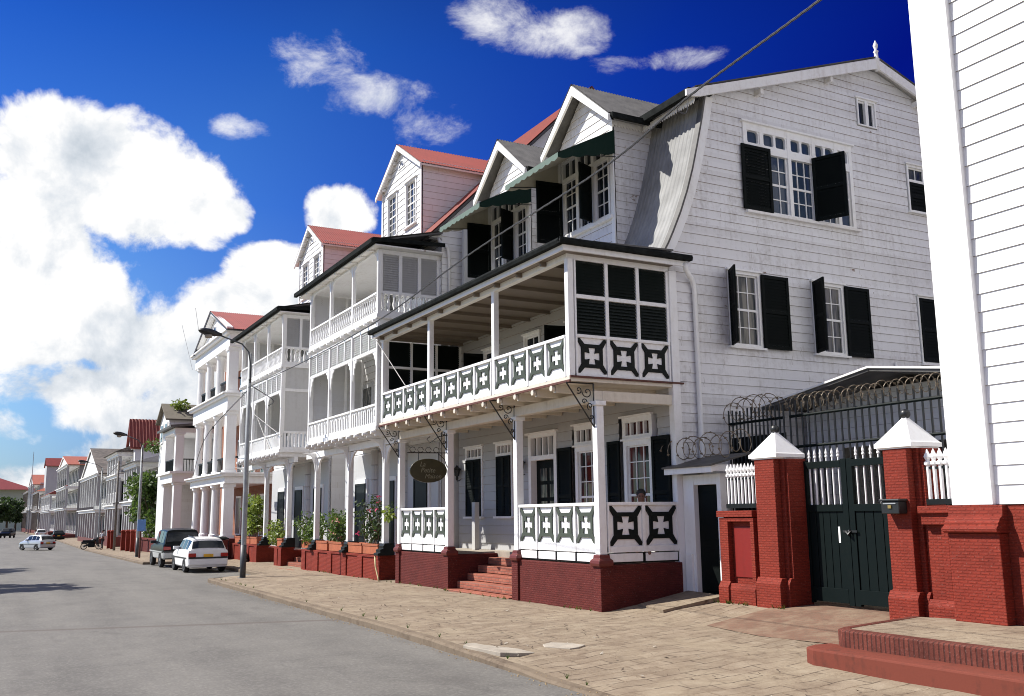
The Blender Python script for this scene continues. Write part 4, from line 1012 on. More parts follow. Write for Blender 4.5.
        b.fpoly(Fy, [(px-.26, .62), (px+.2, .62), (px+.2, .93), (px-.08, .93), (px-.12, .86), (px-.11, .80), (px-.2, .77), (px-.19, .70), (px-.26, .68)], -.16, .16)
        b.build('column_foot', BLACKP, HB, bevel=.012)
    if stairs:
        a, c = stairs; b = MB()
        for i in range(4): b.box(9.0+i*.26, 10.4, a, c, -.25, -.02+i*.15)
        b.prism([(9.02, a-.02), (8.80, a+.12), (8.72, (a+c)/2), (8.80, c-.12), (9.02, c+.02)], -.25, -.03)
        b.build('front_steps', STEPB, HB, bevel=.01)
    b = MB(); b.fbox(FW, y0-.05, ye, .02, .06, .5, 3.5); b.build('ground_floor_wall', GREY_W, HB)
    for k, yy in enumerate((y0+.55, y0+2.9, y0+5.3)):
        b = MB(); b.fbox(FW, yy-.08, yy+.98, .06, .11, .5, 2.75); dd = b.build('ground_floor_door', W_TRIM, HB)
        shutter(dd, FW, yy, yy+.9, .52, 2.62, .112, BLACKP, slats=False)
    for yy in (y0+2.25, y0+4.55):
        b = MB(); 
        for k in range(7): b.lathe((xw-.02, yy, .5+k*.44), [(.19, 0), (.205, .02), (.205, .41), (.19, .43)], 14)
        b.build('banded_half_column', GREY_W, HB)
    if not side2:
        drainpipe(HB, [(10.30, y0-.12, 9.0), (10.32, y0-.14, 8.9), (10.55, y0-.16, 8.75), (10.6, y0-.16, 8.5), (10.6, y0-.16, 6)], .045)
    return HB
balcony_house(23.25, 'white three storey balcony house with red dormer and flowering planters, right beside the guesthouse', False, [(24.02, 31.0)], (31.0, 33.45), (24.0, 26.83, 29.95))
balcony_house(32.45, 'white three storey balcony house with red dormer, between its twin and the columned brick house', True, [(33.45, 34.35), (36.85, 41.0)], None, (33.15, 36.2, 39.35))

# ------------------------------------------------------------------ brick house with white columns and pediment
C4 = thing('columned_house', (9.2, 42.4, 0), 'orange brick house with three tiers of white columns, white pediment and red roof', 'building')
X4, xw = 9.2, 11.0; y0, y1 = 42.35, 50.3; F4, FW = front(X4), front(xw)
b = MB(); b.box(xw, 22, y0+.1, 53, -.3, 9.6); b.build('wall', ORANGE, C4)
b = MB(); b.box(X4-.2, xw, y0-1.0, 52, -.4, .78); b.build('plinth', MAROON, C4, bevel=.01)
for z0, z1, zc in ((.78, 3.08, 0), (3.55, 6.2, 1), (6.98, 9.0, 2)):
    for i, y in enumerate((42.75, 45.3, 47.55, 49.7)):
        b = MB(); s = .21
        if i == 0: b.box(X4-s, X4+s, y-s, y+s, z0, z1); b.box(X4-s-.06, X4+s+.06, y-s-.06, y+s+.06, z1-.14, z1); b.box(X4-s-.05, X4+s+.05, y-s-.05, y+s+.05, z0, z0+.12)
        else: b.lathe((X4, y, z0), [(.24, 0), (.24, .12), (.19, .16), (.165, z1-z0-.2), (.2, z1-z0-.14), (.24, z1-z0-.10), (.24, z1-z0)], 16)
        b.build('column', W_NEW, C4, smooth=False)
    if zc:
        b = MB()
        for a, c in zip((42.75, 45.3, 47.55), (45.3, 47.55, 49.7)):
            b.fbox(F4, a+.25, c-.25, -.03, .03, z0+.62, z0+.70); b.fbox(F4, a+.25, c-.25, -.02, .02, z0+.1, z0+.16)
            for k in range(9): u = a+.3+(c-a-.6)*k/8; b.fbox(F4, u-.02, u+.02, -.015, .015, z0+.16, z0+.62)
        b.fbox(gab(y0+.1), X4+.2, xw, -.03, .03, z0+.62, z0+.70)
        for k in range(8): b.fbox(gab(y0+.1), X4+.4+k*.18, X4+.43+k*.18, -.015, .015, z0+.1, z0+.62)
        b.build('balcony_railing', BLACKP, C4)
    b = MB(); zt = {0: (3.08, 3.55), 1: (6.2, 6.98), 2: (9.0, 9.72)}[zc]
    b.box(X4-.25, xw, y0, y1-.1, zt[0], zt[1]-.16); b.box(X4-.42, xw, y0-.18, y1+.08, zt[1]-.16, zt[1]-.07); b.box(X4-.5, xw, y0-.26, y1+.16, zt[1]-.07, zt[1])
    b.build('entablature', W_NEW, C4, bevel=.01)
    for yy in (43.3, 45.6, 48.0, 50.6):
        b = MB(); b.fbox(FW, yy-.1, yy+1.0, 0, .06, z0+.05, z0+1.9); wn = b.build('window', W_NEW, C4)
        b = MB(); b.fbox(FW, yy, yy+.9, .06, .07, z0+.1, z0+1.8); b.build('pane', GLASS, wn)
yc, hw = 45.7, 3.35; b = MB()
b.fpoly(F4, [(yc-hw, 9.75), (yc+hw, 9.75), (yc, 10.95)], -1.2, .2)
b.build('pediment', W_NEW, C4)
b = MB()
for s in (1, -1):
    b.fpoly(F4, [(yc+s*(hw+.35), 9.66), (yc+s*(hw+.35), 9.80), (yc, 11.14), (yc, 11.00)], .2, .46)
b.build('raking_cornice', W_NEW, C4)
b = MB(); b.lathe((0, 0, 0), [(.01, 0)], 3); b = MB()
b.fpoly(F4, [(yc+.34*math.cos(2*math.pi*i/20), 10.22+.34*math.sin(2*math.pi*i/20)) for i in range(20)], .2, .25)
vw = b.build('round_window', W_TRIM, C4)
b = MB(); b.fpoly(F4, [(yc+.24*math.cos(2*math.pi*i/20), 10.22+.24*math.sin(2*math.pi*i/20)) for i in range(20)], .25, .255); b.build('pane', GLASS, vw)
b = MB()
for s in (1, -1):
    E_, A_ = Vector((X4-.5, yc+s*(hw+.45), 9.70)), Vector((X4-.5, yc, 11.18)); b.corr(E_, A_-E_, (12, 0, 0), .09, .012)
    b.slab(E_-Vector((0, 0, .04)), A_-Vector((0, 0, .04)), A_+Vector((12, 0, -.04)), E_+Vector((12, 0, -.04)), .05, 1)
b.build('roof', [ROOFR, DARKST], C4)
b = MB(); b.tube([(9.0, 51.3, 9.2), (8.75, 53.5, 11.9)], .014); b.tube([(9.0, 50.0, 11.0), (8.9, 50.6, 12.3)], .012); b.build('flag_pole', GALV, C4)

# ------------------------------------------------------------------ white portico house
P5 = thing('portico_house', (9.2, 56, 0), 'white two storey portico house with mossy attic roof and plants growing on it', 'building')
F5 = front(9.2)
for (x, y) in ((9.35, 56.25), (9.35, 59.7), (11.6, 56.25)):
    for z0, z1 in ((-.3, 3.6), (4.2, 6.35)):
        b = MB(); b.box(x-.22, x+.22, y-.22, y+.22, z0, z1); b.box(x-.28, x+.28, y-.28, y+.28, z1-.12, z1); b.build('column', W_NEW, P5, bevel=.02)
b = MB(); b.box(9.0, 12.5, 55.9, 60.2, 3.6, 4.08); b.box(8.82, 12.5, 55.7, 60.4, 4.08, 4.2); b.build('balcony_floor', W_NEW, P5)
b = MB(); b.box(9.05, 12.5, 55.95, 60.1, 6.35, 6.6); b.slab((8.75, 55.6, 6.72), (8.75, 60.4, 6.72), (12.5, 60.4, 7.1), (12.5, 55.6, 7.1), .12, 1); b.build('portico_roof', [W_NEW, TIND], P5)
b = MB()
b.fbox(F5, 56.5, 59.5, -.03, .03, 4.86, 4.92); b.fbox(gab(56.25), 9.6, 11.4, -.03, .03, 4.86, 4.92)
for k in range(16): b.fbox(F5, 56.55+k*.19, 56.58+k*.19, -.02, .02, 4.2, 4.86)
for k in range(12): b.fbox(gab(56.25), 9.62+k*.15, 9.65+k*.15, -.02, .02, 4.2, 4.86)
b.build('balcony_railing', BLACKP, P5)
b = MB(); b.box(12.5, 20, 56.2, 64.5, -.5, 6.6); b.build('wall', W_SIDE, P5)
b = MB(); b.box(9.45, 19, 60.6, 64.0, -.5, 7.6); b.fpoly(front(9.45), [(60.6, 7.6), (64.0, 7.6), (62.3, 8.5)], -9, 0); b.build('attic_wall', W_SIDE, P5)
b = MB()
for s in (1, -1): b.slab((9.2, 62.3+s*2.0, 7.52), (9.2, 62.3, 8.62), (19, 62.3, 8.62), (19, 62.3+s*2.0, 7.52), .1)
b.build('attic_roof', MOSS, P5)
for yy in (61.0, 62.5): 
    b = MB(); b.fbox(front(9.45), yy, yy+.9, 0, .05, 6.2, 7.4); wn = b.build('window', W_TRIM, P5); b = MB(); b.fbox(front(9.45), yy+.1, yy+.8, .05, .06, 6.3, 7.3); b.build('pane', GLASSC, wn)

# ------------------------------------------------------------------ houses further off
def far_house(label, X, y0, y1, zb, tiers, roof, ncol, wallm=None, roofm=None, rail=True, cat='building', over=.5, depth=9, base=.5):
    """tiers: list of (z floor, z ceiling); columns in front of a wall set back 1.4"""
    Hh = thing('street_house', (X, y0, zb), label, cat); wallm = wallm or W_SIDE; F = front(X); Fw = front(X+1.3)
    zt = tiers[-1][1]
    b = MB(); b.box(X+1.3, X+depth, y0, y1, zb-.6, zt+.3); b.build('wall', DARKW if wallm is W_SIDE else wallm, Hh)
    b = MB(); b.box(X-.1, X+1.3, y0-.1, y1+.1, zb-.6, tiers[0][0]); b.build('plinth', MAROONP, Hh)
    for t, (z0, z1) in enumerate(tiers):
        for i in range(ncol):
            y = y0+.25+(y1-y0-.5)*i/(ncol-1); b = MB(); b.box(X-.13, X+.13, y-.16, y+.16, z0, z1-.3); b.build('column', DIMW if wallm is W_SIDE else wallm, Hh)
        b = MB(); b.box(X-.2, X+1.3, y0-.05, y1+.05, z1-.3, z1-.08); b.box(X-.35, X+1.3, y0-.15, y1+.15, z1-.08, z1); b.build('cornice', W_TRIM, Hh)
        if t and rail:
            b = MB(); b.fbox(F, y0+.3, y1-.3, -.03, .03, z0+.7, z0+.78); k = int((y1-y0)/.35)
            for q in range(k): u = y0+.4+(y1-y0-.8)*q/(k-1); b.fbox(F, u-.04, u+.04, -.02, .02, z0, z0+.7)
            b.build('railing', W_TRIM if rail == 1 else BLACKP, Hh)
        nw = max(2, int((y1-y0)/2.2))
        for q in range(nw):
            u = y0+.5+(y1-y0-1.8)*q/max(1, nw-1); b = MB(); b.fbox(Fw, u, u+.9, 0, .05, z0+.3, z1-.5); wn = b.build('window', W_TRIM, Hh)
            b = MB(); b.fbox(Fw, u+.1, u+.8, .05, .06, z0+.38, z1-.58); b.build('pane', GREEN, wn)
        Gs = gab(y0)
        for q in range(2): b = MB(); b.fbox(Gs, X+2.0+q*2, X+2.9+q*2, 0, .05, z0+.5, z1-.5); b.build('side_window', GREEN, Hh)
    ym = (y0+y1)/2; b = MB(); xr = X+depth
    if roof[0] == 'gable_front':
        za = roof[1]; b.fpoly(F, [(y0, zt), (y1, zt), (ym, za)], -1, 0, 1)
        for s, ye in ((1, y1+over), (-1, y0-over)):
            b.slab((X-.15, ye, zt-.05), (X-.15, ym, za+.12), (xr, ym, za+.12), (xr, ye, zt-.05), .07); b.fpoly(front(X-.10), [(ye, zt-.16), (ye, zt-.06), (ym, za+.05), (ym, za-.10)], 0, .06, 1)
    elif roof[0] == 'hip':
        za = roof[1]; o = over; a, c, d, e = (X-o, y0-o, zt), (X-o, y1+o, zt), (xr, y1+o, zt), (xr, y0-o, zt)
        r0, r1 = (X+depth/2, y0+depth*.35, za), (X+depth/2, max(y0+depth*.36, y1-depth*.35), za)
        b.add([a, c, d, e, r0, r1], [(1, 0, 4, 5), (3, 2, 5, 4), (0, 3, 4), (2, 1, 5), (0, 1, 2, 3)])
    elif roof[0] == 'side':                                # ridge runs across the street front's depth
        za = roof[1]; xm = X+depth*.5
        b.fpoly(gab(y0), [(X-over, zt), (xr+over, zt), (xm, za)], -(y1-y0)-.3, .3)
    b.build('roof', [roofm or ROOFR, wallm], Hh)
    return Hh
far_house('white two storey house with slim columns and low grey hip roof behind the leafy tree', 9.2, 70.8, 77.6, -.45, [(.35, 2.9), (3.1, 5.5)], ('hip', 6.9), 6, roofm=TIND)
T6 = thing('steep_roofed_house', (10.3, 81.2, -.5), 'tall narrow house with a very steep dark red ribbed roof rising behind the street front', 'building')
b = MB(); b.box(10.2, 15.6, 81.2, 83.7, -.8, 7.4); b.build('wall', W_SIDE, T6)
b = MB(); b.corr((9.8, 81.0, 7.2), (0, 1.4, 2.35), (6, 0, 0), .25, .03); b.slab((9.8, 81.0, 7.12), (9.8, 82.4, 9.47), (15.8, 82.4, 9.47), (15.8, 81.0, 7.12), .1); b.slab((9.8, 83.9, 7.12), (9.8, 82.4, 9.47), (15.8, 82.4, 9.47), (15.8, 83.9, 7.12), .1); b.build('roof', ROOFR, T6)
b = MB(); b.fpoly(front(10.0), [(81.2, 7.1), (83.7, 7.1), (82.4, 9.3)], -.2, 0); b.build('gable', W_NEW, T6)
far_house('white house with a projecting balcony and mottled slate roof behind the wooden pole', 9.3, 82.6, 90.2, -.5, [(.3, 2.8), (3.0, 5.2), (5.3, 6.9)], ('side', 8.6), 5, roofm=ROOFG, depth=7)
far_house('white house with a steep pediment gable, mottled slate roof and white colonnades', 9.2, 97.0, 114.6, -.6, [(-.05, 2.6), (2.9, 5.9)], ('gable_front', 8.6), 8, roofm=ROOFG, rail=0, depth=12)
far_house('three storey white house with an orange red roof and galleries on every floor', 9.2, 136, 154, -.75, [(-.1, 3.2), (3.4, 5.9), (6.1, 8.7)], ('gable_front', 10.1), 6, roofm=ROOFO, depth=14, rail=2)
far_house('grey white gallery house with tall red roofed dormer far down the street', 9.4, 172, 198, -.8, [(-.1, 3.2), (3.4, 5.8)], ('side', 9.6), 6, wallm=GREY_W, roofm=ROOFR, depth=14)
T9 = thing('roof_tower', (10.5, 212.5, -1), 'tower like attic with a dark red gabled roof above the far gallery house', 'building')
b = MB(); b.box(10.5, 15, 212.5, 219, -1, 12.5); b.build('wall', GREY_W, T9)
b = MB(); b.slab((10.3, 212, 12.3), (10.3, 215.6, 14.0), (15.2, 215.6, 14.0), (15.2, 212, 12.3), .15); b.slab((10.3, 219.4, 12.3), (10.3, 215.6, 14.0), (15.2, 215.6, 14.0), (15.2, 219.4, 12.3), .15); b.build('roof', ROOFRD, T9)
far_house('weathered brown house front with an orange roof near the far end of the row', 9.4, 214, 234, -1.0, [(-.2, 3.6), (3.8, 7.4)], ('hip', 10), 6, wallm=WOODP, roofm=ROOFO, depth=12)
far_house('narrow grey house with an orange gable, last but one in the row', 9.4, 238, 262, -1.1, [(-.2, 4.2), (4.4, 9.6)], ('gable_front', 12.0), 5, wallm=GREY_W, roofm=ROOFO, depth=12)
far_house('dark timber house closing the row of far fronts', 9.6, 268, 300, -1.1, [(-.2, 4.0), (4.2, 9.0)], ('hip', 11.0), 5, wallm=WOODP, roofm=ROOFRD, depth=12)
Fh = thing('far_hall', (-6, 340, -1.2), 'pale green building with a wide dark red roof beyond the end of the street', 'building')
b = MB(); b.box(-30, 12, 340, 360, -2, 11.3); b.build('wall', paint('pale green wall', (.50, .58, .46), amount=.2), Fh)
b = MB(); b.add([(-32, 337, 11.2), (14, 337, 11.2), (14, 363, 11.2), (-32, 363, 11.2), (-22, 350, 15.5), (3, 350, 15.5)], [(0, 1, 5, 4), (2, 3, 4, 5), (1, 2, 5), (3, 0, 4), (3, 2, 1, 0)]); b.build('roof', ROOFRD, Fh)
# ------------------------------------------------------------------ the near clapboard house on the right
K = thing('corner_house', (10.42, 7.9, .3), 'bright white clapboard house on a red brick base, nearest on the right', 'building')
XK = 10.42; FK = front(XK)
b = MB(); b.siding(FK, .5, 7.42, 1.66, 11.5, (), .232, .016); b.box(XK+.02, 20, .5, 7.86, 1.6, 11.5); b.box(XK+.02, 20, 7.86, 7.94, 1.6, 11.5); b.build('clapboard_wall', W_NEW, K)
b = MB(); b.box(XK-.08, XK+.2, 7.40, 7.95, 1.655, 11.5); b.build('corner_board', W_NEW, K, bevel=.008)
b = MB(); b.box(XK, 20, .5, 7.93, -.1, 1.655); b.build('brick_base', RED, K)
b = MB(); b.box(XK-.16, XK, 7.30, 7.98, -.1, 1.33); b.build('brick_pilaster', RED, K, bevel=.012)
b = MB(); Fy = Fr((0, 7.64, 0), (1, 0, 0), (0, -1, 0))
prof = [(XK-.16, 1.331), (XK-.20, 1.331), (XK-.225, 1.35), (XK-.23, 1.375), (XK-.22, 1.40), (XK-.19, 1.42), (XK-.19, 1.45), (XK-.17, 1.46), (XK-.15, 1.50), (XK-.10, 1.53), (XK-.085, 1.653), (XK, 1.653), (XK, 1.331)]
b.fpoly(Fy, prof, -.36, .36); b.build('pilaster_capital', RED, K)
b = MB(); b.tube([(9.8, .4, 11.2), (9.8, 8.4, 11.2)], .06); b.slab((9.7, .3, 11.55), (9.7, 8.3, 11.55), (15, 8.3, 13), (15, .3, 13), .1); b.build('roof', TIND, K)
# brick steps up to it
ST = thing('corner_steps', (8.45, 8.2, 0), 'two broad worn red brick steps with a stone landing beside the bright white clapboard house', 'steps')
b = MB(); b.prism([(8.08, .5), (8.08, 8.12), (8.16, 8.30), (8.36, 8.38), (8.60, 8.36), (8.6, .5)], -.25, .125)
b.build('lower_step', paint('worn red step paint', (.165, .045, .030), (.045, .026, .02), .95, rough=.8, spec=.12, peel=.02, peelc=(.26, .16, .12)), ST, bevel=.02)
b = MB(); b.prism([(8.45, .5), (8.45, 8.03), (8.52, 8.16), (8.68, 8.24), (10.30, 8.60), (10.30, 8.50), (8.70, 8.13), (8.62, 8.05), (8.62, .5)], -.2, .31)
b.build('upper_step', brick('worn step brick', (.165, .046, .031), (.125, .034, .024), (.07, .026, .02), .075, .45, 1.0, .75), ST, bevel=.02)
b = MB(); b.prism([(8.622, .5), (8.622, 8.05), (8.70, 8.128), (10.30, 8.496), (10.42, 8.2), (10.42, .5)], -.2, .303)
b.build('landing', PAVE, ST)

# ------------------------------------------------------------------ brick gate wall, piers, gates
def pier_cap(parent, xc, yc, z, w):
    b = MB(); b.lathe((xc, yc, z), [(w*1.27, 0), (w*1.27, .015), (w*1.41, .02), (w*1.41, .075), (w*1.32, .09), (.05, .41), (.05, .43)], 4); b.build('pier_cap', W_NEW, parent)
    b = MB(); b.ball((xc, yc, z+.47), .07, 14); b.lathe((xc, yc, z+.38), [(.045, 0), (.03, .05)], 8); b.build('ball_finial', BLACK, parent, smooth=True)
def brick_pier(parent, y0, y1, zb):
    xc, yc = 10.80, (y0+y1)/2
    b = MB(); b.box(10.62, 11.08, y0-.02, y1+.02, zb-.3, 2.40); b.box(10.50, 10.62, y0+.05, y1-.05, zb-.3, 2.40); b.box(10.66, 11.04, y0-.07, y0-.02, zb-.3, 2.40); b.box(10.66, 11.04, y1+.02, y1+.07, zb-.3, 2.40)
    b.build('brick_shaft', RED, parent, bevel=.01)
    b = MB(); Fy = lambda a, c, e: None
    for (X0, a, c) in ((10.50, y0+.05, y1-.05), (10.62, y0-.02, y1+.02)):
        F = Fr((0, (a+c)/2, 0), (1, 0, 0), (0, -1, 0)); h = (c-a)/2
        b.fpoly(F, [(X0+.1, zb-.3), (X0-.05, zb-.3), (X0-.05, zb+.34), (X0-.002, zb+.43), (X0+.1, zb+.43)], -h-.045, h+.045)
    b.build('pier_base', RED, parent, bevel=.008)
    pier_cap(parent, xc-.03, yc, 2.402, .30)
def spear_fence(parent, F, u0, u1, zb, zt, n, r=.020, name='spear_rail'):
    b = MB(); b.fbox(F, u0, u1, -.03, .03, zb-.07, zb, 1); b.fbox(F, u0, u1, -.012, .012, zt-.26, zt-.23, 1)
    for i in range(n):
        u = u0+(u1-u0)*(i+.5)/n; p = F.P(u, 0, 0)
        b.lathe((p.x, p.y, zb), [(r, 0), (r, zt-zb-.22), (r*1.9, zt-zb-.20), (r*1.9, zt-zb-.17), (r*.9, zt-zb-.15), (r*1.9, zt-zb-.10), (r*.2, zt-zb)], 6)
    return b.build(name, [W_TRIM, BLACKP], parent)
GW = thing('brick_gate_wall', (10.5, 11.3, .2), 'low red brick wall with white spear railing and capped pier left of the double gate', 'wall')
brick_pier(GW, 11.07, 11.60, .2)
b = MB(); b.box(10.62, 10.85, 11.66, 12.46, -.1, 1.60); b.build('wall', RED, GW)
b = MB(); b.box(10.52, 10.62, 12.26, 12.46, -.1, 1.52); b.box(10.52, 10.62, 11.66, 11.74, .46, 1.46); b.box(10.52, 10.62, 11.66, 12.26, 1.46, 1.52); b.box(10.5, 10.87, 11.66, 12.50, 1.53, 1.63); b.build('wall_frame', RED, GW, bevel=.006)
b = MB(); b.fpoly(Fr((0, 12.06, 0), (1, 0, 0), (0, -1, 0)), [(10.62, -.1), (10.49, -.1), (10.49, .42), (10.52, .50), (10.62, .50)], -.20, .40); b.fpoly(Fr((0, 12.36, 0), (1, 0, 0), (0, -1, 0)), [(10.62, -.1), (10.46, -.1), (10.46, .44), (10.515, .53), (10.62, .53)], -.11, .12); b.build('wall_base', RED, GW)
b = MB(); b.box(10.605, 10.618, 11.78, 12.22, .60, 1.38); b.build('recessed_panel', REDP, GW)
spear_fence(GW, front(10.70), 11.70, 12.44, 1.74, 2.38, 9)
GP = thing('brick_pier', (10.5, 8.9, .2), 'tall red brick pier with white pyramid cap, right of the dark green double gate', 'wall')
brick_pier(GP, 8.64, 9.12, .15)
b = MB(); b.box(10.62, 10.85, 7.99, 8.56, -.1, 1.56); b.box(10.52, 10.62, 7.99, 8.56, 1.42, 1.56); b.box(10.55, 10.62, 8.2, 8.30, .4, 1.42); b.box(10.48, 10.87, 7.985, 8.575, 1.56, 1.655); b.build('wall', RED, GP, bevel=.008)
b = MB(); b.fpoly(Fr((0, 8.27, 0), (1, 0, 0), (0, -1, 0)), [(10.62, -.1), (10.50, -.1), (10.50, .42), (10.54, .50), (10.62, .50)], -.27, .27); b.build('wall_base', RED, GP)
spear_fence(GP, front(10.68), 8.00, 8.56, 1.74, 2.38, 6, .026)
GT = thing('double_gate', (11.05, 10.1, .3), 'dark green double gate of vertical boards topped with white iron spears', 'gate')
XG = 11.02; F = front(XG); gy0, gy1 = 9.16, 11.06; gm = (gy0+gy1)/2+.06
for a, c in ((gy0, gm-.006), (gm+.006, gy1)):
    b = MB(); st = .10
    b.fbox(F, a, a+st, -.03, .03, .27, 2.36); b.fbox(F, c-st, c, -.03, .03, .27, 2.36)
    for z0, z1 in ((.30, .50), (1.60, 1.70), (2.24, 2.34)): b.fbox(F, a+st, c-st, -.028, .034, z0, z1)
    n = 5
    for i in range(n): u0 = a+st+(c-a-2*st)*i/n; b.fbox(F, u0+.006, u0+(c-a-2*st)/n-.006, -.02, .012, .5, 1.60)
    b.fbox(F, a+st, c-st, -.022, -.018, .5, 1.60)
    lf = b.build('gate_leaf', GREEN_G, GT, bevel=.005)
    b = MB()
    for i in range(6):
        u = a+st+(c-a-2*st)*(i+.5)/6; p = F.P(u, .0, 0)
        b.lathe((p.x, p.y, 1.70), [(.013, 0), (.013, .54)], 6); b.lathe((p.x, p.y, 2.34), [(.012, 0), (.012, .05), (.022, .06), (.022, .08), (.012, .09), (.021, .12), (.003, .19)], 6)
    b.build('iron_spears', W_TRIM, lf)
b = MB(); b.fbox(F, gm-.14, gm+.12, .034, .05, 1.30, 1.33); b.tube([F.P(gm-.02, .06, 1.33), F.P(gm-.02, .085, 1.27), F.P(gm+.05, .06, 1.31)], .022); b.build('gate_bolt', BLACK, GT)
b = MB(); b.fbox(F, gm+.20, gm+.235, .013, .016, 1.15, 1.38); b.build('paint_smear', W_TRIM, GT)
mb = thing('mailbox', (10.44, 8.9, 1.55), 'small black letter box fixed to the red brick pier right of the gate', 'mailbox')
b = MB(); b.box(10.34, 10.50, 8.74, 9.02, 1.56, 1.72); b.box(10.325, 10.50, 8.72, 9.04, 1.72, 1.75); b.build('box', BLACK, mb, bevel=.01)
b = MB(); b.box(10.325, 10.34, 8.85, 8.90, 1.63, 1.67); b.build('lock', plain('brass', (.5, .35, .12), .35, .1, 5, .8), mb)
b = MB(); b.box(10.332, 10.34, 8.78, 8.98, 1.685, 1.70); b.build('slot', GALV, mb)

SG = thing('side_gate', (10.95, 13.3, .2), 'narrow dark side door in a white frame under a tin canopy beside the guesthouse', 'gate')
b = MB(); b.box(10.90, 11.04, 13.55, 13.84, .0, 2.26); b.box(10.86, 10.90, 13.62, 13.80, .0, .9); b.box(10.90, 11.04, 12.84, 12.94, .0, 2.26); b.box(10.905, 11.04, 12.94, 13.55, 2.08, 2.26); b.build('door_frame', W_TRIM, SG, bevel=.008)
b = MB(); Fd = front(11.0); b.fbox(Fd, 12.94, 13.55, -.03, 0, .12, 2.08)
for z0, z1 in ((.3, 1.0), (1.15, 1.95)): b.fbox(Fd, 13.03, 13.46, 0, .012, z0, z1)
b.build('door_leaf', GREEN, SG, bevel=.004)
b = MB(); b.box(10.62, 10.66, 12.72, 14.0, 2.27, 2.38); b.box(10.66, 11.3, 12.72, 12.76, 2.29, 2.40); b.build('canopy_fascia', W_TRIM, SG)
b = MB(); b.slab((10.58, 12.68, 2.40), (10.58, 14.02, 2.40), (11.5, 14.02, 2.62), (11.5, 12.68, 2.62), .03); b.build('canopy_roof', TIND, SG)
b = MB(); b.box(10.62, 10.9, 12.92, 13.14, -.1, .10); b.build('threshold', RUST, SG)
def razor(label, pts, r, turns, loc, rr=.008):
    P = [Vector(p) for p in pts]; L = [0]
    for a, c in zip(P, P[1:]): L.append(L[-1]+(c-a).length)
    b = MB(); path = []; N = turns*16
    ph = random.uniform(0, 6)
    for i in range(N+1):
        d = L[-1]*i/N; k = max(j for j in range(len(P)-1) if L[j] <= d+1e-6); t = (d-L[k])/(L[k+1]-L[k])
        c = P[k].lerp(P[k+1], t); ax = (P[k+1]-P[k]).normalized(); s = ax.cross(Vector((0, 0, 1))).normalized(); an = 2*math.pi*i/16
        q = r*(1+.12*math.sin(i*.21+ph)); wob = .10*r*math.sin(i*.13+ph)
        path.append(c+s*q*math.cos(an)+Vector((0, 0, 1))*(q*math.sin(an)+wob))
    b.tube(path, rr, 4)
    for i in range(0, N, 3):                              # blades
        p = path[i]; t = (path[i+1]-p).normalized(); n = t.cross(Vector((.3, .5, .8))).normalized()
        b.add([p-t*.025, p+n*.028, p+t*.025, p-n*.028], [(0, 1, 2, 3)])
    o = b.build('razor_wire', RAZOR, org=loc); tag(o, label, 'razor wire', 'coils of razor wire'); return o
razor('razor wire coil lying on the small tin canopy over the side door', [(10.9, 14.2, 2.72), (10.9, 12.8, 2.74), (11.0, 12.2, 2.78)], .19, 9, (10.9, 13.5, 2.55))
# tall black security fence behind the gate
SF = thing('security_fence', (12, 11, .2), 'tall black iron bar fence rising behind the gate and the brick wall', 'fence')
def bars(p0, p1, n, z0, z1, r=.017):
    b = MB()
    for i in range(n):
        t = i/(n-1); x, y = p0[0]+(p1[0]-p0[0])*t, p0[1]+(p1[1]-p0[1])*t; h = random.uniform(-.02, .02)
        b.tube([(x, y, z0), (x, y, z1+h)], r, 6)
    b.build('iron_bars', BLACK, SF)
    b = MB(); 
    for z in (2.68, 3.20): b.tube([(p0[0], p0[1], z), (p1[0], p1[1], z)], .026, 6)
    b.build('cross_rail', GREEN_G, SF)
bars((12.0, 8.3), (12.0, 12.25), 29, .2, 3.44); bars((12.0, 12.40), (12.0, 13.80), 15, .2, 3.44)
b = MB(); b.quad((12.06, 12.42, .2), (12.06, 13.82, .2), (12.06, 13.82, 2.95), (12.06, 12.42, 2.95)); b.build('dark_mesh', BLACKP, SF)
razor('long razor wire coil along the top of the tall black fence', [(12.0, 8.3, 3.44), (12.0, 12.3, 3.42)], .125, 29, (12, 10.3, 3.3), .0065)
razor('razor wire coil on the set back corner of the tall black fence', [(12.0, 12.45, 3.40), (11.95, 13.0, 3.47), (12.0, 13.78, 3.4)], .2, 7, (12.0, 13.0, 3.3))
AN = thing('annex', (13.3, 11.3, .2), 'low white outbuilding with a shallow tin gable roof behind the tall black fence', 'building')
b = MB(); b.siding(front(13.9), 9.2, 13.6, .2, 3.75, [(9.3, 12.9, .2, 2.75)], .19, .014, lambda z: (max(8.9, 11.3-(3.93-z)*6), min(13.75, 11.3+(3.93-z)*6.5))); b.box(13.45, 18, 8.9, 9.0, .2, 3.5); b.box(17, 18, 9, 13.8, .2, 3.5); b.build('wall', W_SIDE, AN)
b = MB(); b.box(13.5, 17, 9.2, 13.6, .2, .22); b.box(13.92, 14.0, 10.9, 11.0, .2, 2.75); b.box(16, 16.1, 9, 13.7, .2, 2.75); b.build('carport_post', BLACKP, AN)
b = MB()
b.slab((12.9, 14.4, 3.50), (12.9, 11.3, 3.97), (18, 11.3, 3.97), (18, 14.4, 3.50), .06); b.slab((12.9, 8.4, 3.55), (12.9, 11.3, 3.97), (18, 11.3, 3.97), (18, 8.4, 3.55), .06); b.build('roof', TIND, AN)
b = MB(); b.fpoly(front(12.9), [(14.42, 3.49), (14.42, 3.52), (11.3, 3.995), (8.4, 3.575), (8.4, 3.545), (11.3, 3.96)], 0, .03); b.build('fascia', W_NEW, AN)

